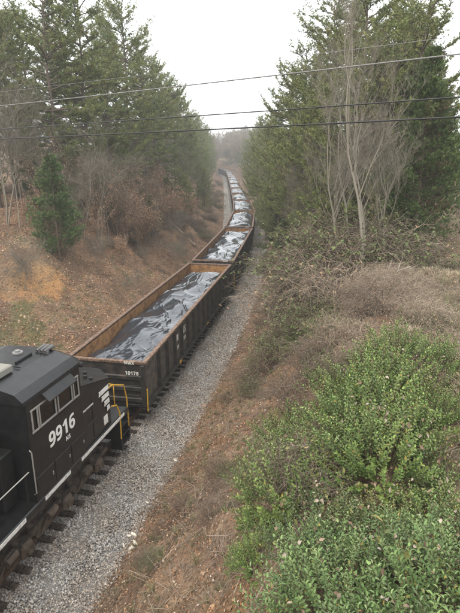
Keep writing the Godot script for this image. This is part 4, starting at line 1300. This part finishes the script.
	while z > -11.7:
		var x := zt_x[zi(z)] + lerpf(9.15, 8.0, smoothstep(-3.5, -10.0, z)) + rng.randf_range(-.25, .25)
		var first := true
		while x < 5.4:
			var bx := x + rng.randf_range(-.2, .2); var bz := z + rng.randf_range(-.3, .3)
			x += rng.randf_range(.8, 1.15)
			var g := gy(bx, bz)
			# where it stands in the thicket: blue green bushes below, honeysuckle above, dry mix on the flat top
			var d := lat(bx, bz)
			var dice := rng.randf()
			var pos := Vector3(bx, g - .12, bz)
			if bz > -5.4 and (d < 10.4 or d > 11.3) and dice < .8:
				var sc := rng.randf_range(.75, 1.15)
				plant(priv[rng.randi() % 2], "green_bush", pos, sc, "blue green leafy bush with upright shoots in the foreground thicket", "bush", "blue green bushes of the foreground")
				bush_tops.append([pos, sc])
			elif d > 11.0 and bz < -5.0:
				var sc := rng.randf_range(.38, .7)
				if dice < .2: plant(pale if dice < .1 else th[0], "bramble_thicket", pos, sc * 1.1, "brown vine tangle poking through the honeysuckle mounds", "bramble", "vine tangles in the honeysuckle")
				else: plant(([hon[1]] + olive)[rng.randi() % 4], "low_bush", pos, sc, "low leafy growth mixed with dead leaves on the flat bank top", "bush", "low growth on the flat bank top")
				for k in 3: bush_tops.append([pos, sc])
			else:
				var sc := rng.randf_range(.65, 1.0) * (1.35 if bz < -7.0 and d < 10.0 else 1.0)
				if dice < (.2 if bz > -7.0 else .1) and not first: plant(th[rng.randi() % 2], "bramble_thicket", pos + Vector3(0, .1, 0), sc * .75, "brown vine tangle poking through the honeysuckle mounds", "bramble", "vine tangles in the honeysuckle")
				else: plant((hon + [hon[0], olive[1], olive[0]])[rng.randi() % (5 if bz > -7.0 else 3)], "green_bush", pos, sc, "honeysuckle covered mound of small green leaves above the bare slope", "bush", "honeysuckle mounds above the bare slope")
				bush_tops.append([pos, sc])
			first = false
		z -= 1.0
	for q in [[255, -8.0, .4], [232, -9.2, .3], [262, -6.2, .5], [246, -7.0, .35]]:
		var p := at_u(q[0], q[1])
		plant(hon[0], "green_bush", p - Vector3(0, .1, 0), q[2], "small leafy sprout on the bare brown slope", "bush", "small sprouts on the bare slope")
	for q in [[298, -9.2, .55], [335, -8.6, .6], [318, -7.4, .45]]:
		plant(th[q[0] % 2], "bramble_thicket", at_u(q[0], q[1]) + Vector3(0, .25, 0), q[2], "brown vine tangle poking through the honeysuckle mounds", "bramble", "vine tangles in the honeysuckle")
	for k in 12:
		var q = bush_tops[(k * 5 + 3) % bush_tops.size()]
		if q[0].z > -4.6: continue
		plant(th[k % 2], "bramble_thicket", q[0] + Vector3(0, q[1] * .5, 0), q[1] * .55, "brown vine tangle poking through the honeysuckle mounds", "bramble", "vine tangles in the honeysuckle")
	# green shrubs further along the bank
	for q in [[325, -17.0, .8], [345, -15.5, .6], [310, -20, .8], [290, -25, .9], [282, -34, 1.0], [268, -46, 1.2], [300, -29, 1.1], [338, -19, .7], [262, -60, 1.2], [285, -29, .8], [277, -33, .7], [308, -24, .9], [297, -21, .7], [270, -52, 1.0], [315, -15, .6], [300, -18, .7], [275, -40, .9], [330, -22, 1.0], [295, -33, 1.2]]:
		plant(hon[1], "green_shrub", at_u(q[0], q[1]), q[2], "small green shrub among the brown brambles", "shrub", "green shrubs among the brambles")
	for o in th + priv + hon + olive + [pale]: o.free()
	# pale dead branch on the plateau
	var r := RandomNumberGenerator.new(); r.seed = 5
	var b := MB.new(); b.col = Color(.36, .33, .29)
	b.tube([Vector3(0, 0, 0), Vector3(.4, .35, .1), Vector3(.9, .75, .1), Vector3(1.5, 1.0, .2)], .06, .02, 6)
	b.tube([Vector3(.4, .35, .1), Vector3(.45, .8, 0), Vector3(.6, 1.2, -.1)], .04, .012, 5)
	b.tube([Vector3(.9, .75, .1), Vector3(1.0, 1.1, .0), Vector3(1.2, 1.5, .0)], .035, .01, 5)
	b.tube([Vector3(.2, .18, .05), Vector3(-.05, .5, .1), Vector3(-.1, .8, .2)], .035, .01, 5)
	b.tube([Vector3(1.0, .8, .1), Vector3(1.5, .8, -.1), Vector3(1.9, .95, -.2)], .025, .008, 5)
	var db := obj("dead_branch", b.mesh(), M_bark)
	db.position = at_u(378, -19.5); db.scale = Vector3.ONE * .8
	tag(db, "bleached pale dead branch sticking out of the dry grass", "branch")
	# fallen log on the far bank
	b = MB.new(); b.col = Color(.33, .28, .22)
	var p0 := at_u(174, -62); var p1 := at_u(195, -56)
	b.tube([p0 + Vector3(0, .12, 0), p0.lerp(p1, .5) + Vector3(0, .15, 0), p1 + Vector3(0, .12, 0)], .16, .1, 8)
	tag(obj("fallen_log", b.mesh(), M_bark), "pale fallen log lying down the leaf covered bank", "log")

# ------------------------------------------------------------------ litter, grass, twigs
func leaf_mesh(kind: int) -> ArrayMesh:
	var b := MB.new()
	if kind == 0:     # curled oval
		b.tri(Vector3(0, 0, 0), Vector3(.3, .1, .5), Vector3(0, .02, 1)); b.tri(Vector3(0, 0, 0), Vector3(0, .02, 1), Vector3(-.3, .12, .5))
	elif kind == 1:   # lobed
		var o := Vector3(0, .02, .45)
		var rim := [Vector3(0, 0, 0), Vector3(.26, .1, .2), Vector3(.33, .2, .48), Vector3(.2, .12, .78), Vector3(.02, -.05, 1.08), Vector3(-.22, .16, .74), Vector3(-.36, .12, .44), Vector3(-.2, .05, .15)]
		for k in 8: b.tri(o, rim[(k + 1) % 8], rim[k])
	else:             # grass tuft
		var r := RandomNumberGenerator.new(); r.seed = 77
		for k in 22:
			var az := r.randf_range(0, TAU); var o := Vector3(cos(az), 0, sin(az))
			var a := o * r.randf_range(0, .15); var l := r.randf_range(.5, 1.0); var bend := r.randf_range(.15, .7)
			var sd := o.cross(Vector3.UP) * .012
			var m := a + Vector3(0, l * .6, 0) + o * bend * l * .3
			var e := a + Vector3(0, l * (1.0 - bend * .45), 0) + o * bend * l
			b.tri(a - sd, a + sd, m + sd * .8); b.tri(a - sd, m + sd * .8, m - sd * .8); b.tri(m - sd * .8, m + sd * .8, e)
	return b.mesh()

func build_litter() -> void:
	var root := base("leaf_litter", Vector3.ZERO)
	tag(root, "fallen brown leaves strewn over both banks", "", "", "stuff")
	var xf := [[], []]; var cs := [[], []]
	var tones := [Color(.3, .175, .1), Color(.2, .115, .065), Color(.38, .24, .15), Color(.46, .34, .24), Color(.13, .08, .05), Color(.34, .16, .075)]
	for k in 70000:
		var z := 0.0; var d := 0.0; var sz := .1
		if k < 26000:
			z = -rng.randf_range(5, 26); d = rng.randf_range(3.1, 9.5); sz = rng.randf_range(.03, .075)
			if d < 3.5 and rng.randf() < .8: continue
		elif k < 33000:
			z = -rng.randf_range(9, 30); d = rng.randf_range(8.5, 17); sz = rng.randf_range(.06, .11)
		elif k < 40000:
			z = -rng.randf_range(24, 80); d = rng.randf_range(3.3, 12); sz = rng.randf_range(.09, .16)
		else:
			z = -(16.0 + 64.0 * pow(rng.randf(), 1.3)); d = -rng.randf_range(3.6, 18); sz = rng.randf_range(.08, .16)
		var x := zt_x[zi(z)] + d
		if d < 0 and Vector2((x + 12.3) / 2.2, (z + 29.0) / 4.0).length() < .8 and rng.randf() < .8: continue
		var v := rng.randi() % 2
		var bs := Basis.from_euler(Vector3(rng.randf_range(-.5, .5), rng.randf_range(0, TAU), rng.randf_range(-.5, .5)))
		# lie along the slope
		var g0 := gy(x, z); 
		var nn := Vector3(gy(x - .2, z) - gy(x + .2, z), .4, gy(x, z - .2) - gy(x, z + .2)).normalized()
		var ax := Vector3.UP.cross(nn)
		if ax.length() > .01: bs = Basis(ax.normalized(), Vector3.UP.angle_to(nn)) * bs
		xf[v].append(Transform3D(bs.scaled(Vector3.ONE * sz), Vector3(x, g0 + .012, z)))
		cs[v].append(tones[rng.randi() % 6] * rng.randf_range(.7, 1.3) if rng.randf() > .05 or d < 0 else Color(.55, .5, .44))
	for v in 2: multi("leaves", leaf_mesh(v), M_leaf, xf[v], cs[v], root).set_meta("kind", "stuff")
	# soil clods and pebbles
	var kx := []; var kc := []
	for k in 9000:
		var z := -rng.randf_range(5, 34); var d := rng.randf_range(3.2, 8.5); var sz := rng.randf_range(.012, .045)
		if k > 5000: z = -rng.randf_range(17, 50); d = -rng.randf_range(3.6, 13); sz = rng.randf_range(.02, .07)
		var x := zt_x[zi(z)] + d
		kx.append(Transform3D(rot3().scaled(Vector3.ONE * sz), Vector3(x, gy(x, z), z)))
		kc.append(Color(.2, .13, .085).lerp(Color(.36, .22, .12), rng.randf()) * rng.randf_range(.55, 1.15))
	tag(multi("soil_clods", stone_mesh(205), M_bark, kx, kc), "brown clods of earth and pebbles on the bare banks", "", "", "stuff")
	# dead leaves caught on the foreground bushes
	var x2 := []; var c2 := []
	for k in 2600:
		var q = bush_tops[rng.randi() % bush_tops.size()]
		var az := rng.randf_range(0, TAU); var el := rng.randf_range(.35, 1.5)
		var p: Vector3 = q[0] + Vector3(cos(az) * cos(el), sin(el), sin(az) * cos(el)) * q[1] * rng.randf_range(.86, 1.12)
		x2.append(Transform3D(Basis.from_euler(Vector3(rng.randf_range(-.9, .9), rng.randf_range(0, TAU), rng.randf_range(-.9, .9))).scaled(Vector3(rng.randf_range(.7, 1.2), rng.randf_range(.6, 2.2), 1.0) * rng.randf_range(.035, .075)), p))
		c2.append([Color(.24, .18, .13), Color(.34, .29, .24), Color(.18, .12, .08), Color(.17, .18, .06), Color(.14, .09, .06)][rng.randi() % 5] * rng.randf_range(.8, 1.2))
	var dl := multi("caught_leaves", leaf_mesh(1), M_leaf, x2, c2)
	tag(dl, "pale and brown dead leaves caught on the green foreground bushes", "", "", "stuff")
	# broad yellow green leaves standing over the foreground bushes
	var big := base("broad_leaf_plant", at_u(395, -4.6))
	tag(big, "broad yellow green leaves of a vine among the blue green bushes", "plant")
	var lmats := [mat(Color(.17, .18, .05), .6), mat(Color(.22, .2, .06), .6), mat(Color(.12, .15, .05), .6)]
	var bb := MB.new()
	for k in 9:
		var az := k * 2.4; var rr2 := .08 + .03 * k
		var top := Vector3(cos(az) * rr2, .62 + .05 * (k % 4), sin(az) * rr2)
		bb.col = Color(.2, .17, .08); bb.tube([Vector3.ZERO, top * Vector3(.5, .6, .5), top], .006, .003, 4)
		var lf := obj("large_leaf", leaf_mesh(1), lmats[k % 3], big)
		lf.position = top; lf.scale = Vector3.ONE * (.12 + .02 * (k % 3)); lf.rotation = Vector3(-.4 + .2 * (k % 3), az, .3)
	obj("stem", bb.mesh(), M_bark, big)
	# dry grass on the plateau and near the clay patch
	var gx := []; var gc := []
	for k in 7200:
		var z := 0.0; var x := 0.0; var col := Color(.34, .28, .2)
		if k < 5000:
			z = -rng.randf_range(9.5, 24); x = zt_x[zi(z)] + rng.randf_range(10.5, 20)
			if rng.randf() < .1: col = Color(.16, .18, .08)
		elif k < 6600:
			z = -rng.randf_range(18, 33); x = zt_x[zi(z)] - rng.randf_range(5.5, 16)
			col = Color(.17, .18, .075) if rng.randf() < .55 else Color(.34, .28, .18)
			if Vector2((x + 12.3) / 2.2, (z + 29.0) / 4.0).length() < .8: continue
		else:
			z = -rng.randf_range(6, 22); x = zt_x[zi(z)] + rng.randf_range(3.6, 8)
			col = Color(.13, .15, .06) if rng.randf() < .5 else Color(.3, .24, .16)
		var sc := rng.randf_range(.2, .5) if k < 5000 else rng.randf_range(.12, .3)
		gx.append(Transform3D(Basis.from_euler(Vector3(rng.randf_range(-.35, .35), rng.randf_range(0, TAU), rng.randf_range(-.35, .35))).scaled(Vector3(sc * 1.3, sc, sc * 1.3)), Vector3(x, gy(x, z) - .01, z)))
		gc.append(col * rng.randf_range(.7, 1.3))
	tag(multi("dry_grass", leaf_mesh(2), M_leaf, gx, gc), "dry straw coloured grass on the bank tops", "", "", "stuff")
	# flattened straw thatch on the near slope
	var sb := MB.new()
	var rr := RandomNumberGenerator.new(); rr.seed = 8
	for k in 14:
		var a := Vector3(rr.randf_range(-.3, .3), rr.randf_range(.0, .03), rr.randf_range(-.5, .3)); var e := a + Vector3(rr.randf_range(-.25, .25), rr.randf_range(.0, .05), rr.randf_range(.3, .7))
		var w := Vector3(.0035, 0, 0)
		var m := a.lerp(e, .5) + Vector3(rr.randf_range(-.06, .06), .05, 0)
		sb.tri(a - w, m + w, a + w); sb.tri(a - w, m - w, m + w); sb.tri(m - w, e, m + w)
	var sx := []; var sc2 := []
	for k in 3600:
		var z := -(5.0 + 45.0 * pow(rng.randf(), 1.5)); var d := rng.randf_range(3.2, 9.0)
		if k > 2200: z = -rng.randf_range(20, 60); d = -rng.randf_range(4, 14)
		var x := zt_x[zi(z)] + d
		var nn := Vector3(gy(x - .2, z) - gy(x + .2, z), .4, gy(x, z - .2) - gy(x, z + .2)).normalized()
		var bs := Basis(Vector3.UP, rng.randf_range(0, TAU))
		var ax := Vector3.UP.cross(nn)
		if ax.length() > .01: bs = Basis(ax.normalized(), Vector3.UP.angle_to(nn)) * bs
		sx.append(Transform3D(bs.scaled(Vector3.ONE * rng.randf_range(.4, 1.0)), Vector3(x, gy(x, z) + .01, z)))
		sc2.append(Color(.26, .21, .155).lerp(Color(.13, .1, .075), rng.randf()) * rng.randf_range(.7, 1.3))
	tag(multi("straw_thatch", sb.mesh(), M_leaf, sx, sc2), "flattened dead grass stems matted on the earth banks", "", "", "stuff")
	# twigs
	var b := MB.new(); b.tube([Vector3(0, 0, -.5), Vector3(.06, .06, 0), Vector3(-.03, .02, .5)], .011, .005, 3); b.tube([Vector3(.05, .05, 0), Vector3(.2, .12, .25)], .007, .003, 3)
	var tx := []; var tc := []
	for k in 2600:
		var z := -rng.randf_range(5, 40); var d := rng.randf_range(3.2, 10)
		if k > 1700: z = -rng.randf_range(22, 60); d = -rng.randf_range(4, 15)
		var x := zt_x[zi(z)] + d
		var sc := rng.randf_range(.25, .9)
		tx.append(Transform3D(Basis.from_euler(Vector3(rng.randf_range(-.3, .3), rng.randf_range(0, TAU), rng.randf_range(-1, 1))).scaled(Vector3.ONE * sc), Vector3(x, gy(x, z) + .03, z)))
		tc.append(Color(.25, .2, .16) * rng.randf_range(.5, 1.5))
	tag(multi("twigs", b.mesh(), M_bark, tx, tc), "dry twigs scattered over the brown banks", "", "", "stuff")

# ------------------------------------------------------------------ wires and debris
func build_wires() -> void:
	var defs := [[106, 54, .013, Color(.2, .2, .2), "pale grey overhead cable, thickest of the wires crossing the cutting"], [129, 97, .012, Color(.03, .03, .032), "dark overhead cable between the pale cable and the lowest cable"], [139, 117, .014, Color(.025, .025, .028), "dark overhead cable hanging lowest over the cutting"], [92, 36, .0035, Color(.25, .25, .26), "faint thin wire strung above the pale grey cable"]]
	for q in defs:
		var a := Vector3(0, CAM_H, 0) + ray(0, q[0]) * 16.0
		var e := Vector3(0, CAM_H, 0) + ray(460, q[1]) * 8.0
		var pts := []
		for k in 41:
			var t := -2.0 + 4.2 * k / 40.0
			var p := a.lerp(e, t)
			p.y += .012 * ((t - .5) * (t - .5) - .25)* 4.0
			pts.append(p)
		var b := MB.new(); b.tube(pts, q[2], q[2], 8)
		tag(obj("overhead_cable", b.mesh(), mat(q[3], .6)), q[4], "cable", "overhead cables across the cutting")

func build_debris() -> void:
	var sm := mat(Color(.72, .69, .6), .8)
	var mesh := stone_mesh(301)
	for q in [[129.5, 537], [134.5, 536], [124, 547], [135.5, 544.5], [130.5, 550], [133, 549], [148, 504], [176, 462]]:
		var d := ray(q[0], q[1])
		var t := (CAM_H + .3) / -d.y
		for k in 5:
			var p := Vector3(0, CAM_H, 0) + d * t
			t *= (CAM_H - gy(p.x, p.z)) / (CAM_H - p.y)
		var p := Vector3(0, CAM_H, 0) + d * t
		var o := obj("white_chunk", mesh, sm)
		o.position = p + Vector3(0, .04, 0); o.rotation = Vector3(rng.randf(), rng.randf() * 6, rng.randf()); o.scale = Vector3(.05, .055, .12) * rng.randf_range(.8, 1.2)
		tag(o, "small whitish chunk of rubble at the gravel edge", "rubble", "white rubble at the gravel edge")
	var rm := mat(Color(.36, .24, .15), .9)
	for q in [[170, 461, .1], [205, 406, .13], [168, 463, .07]]:
		var d := ray(q[0], q[1]); var t := (CAM_H + .2) / -d.y
		for k in 5:
			var p := Vector3(0, CAM_H, 0) + d * t
			t *= (CAM_H - gy(p.x, p.z)) / (CAM_H - p.y)
		var o := obj("tan_rock", stone_mesh(311), rm)
		o.position = Vector3(0, CAM_H, 0) + d * t; o.scale = Vector3.ONE * q[2]; o.rotation.y = q[0]
		tag(o, "tan rock lying where the gravel meets the bare slope", "rock", "tan rocks at the gravel edge")
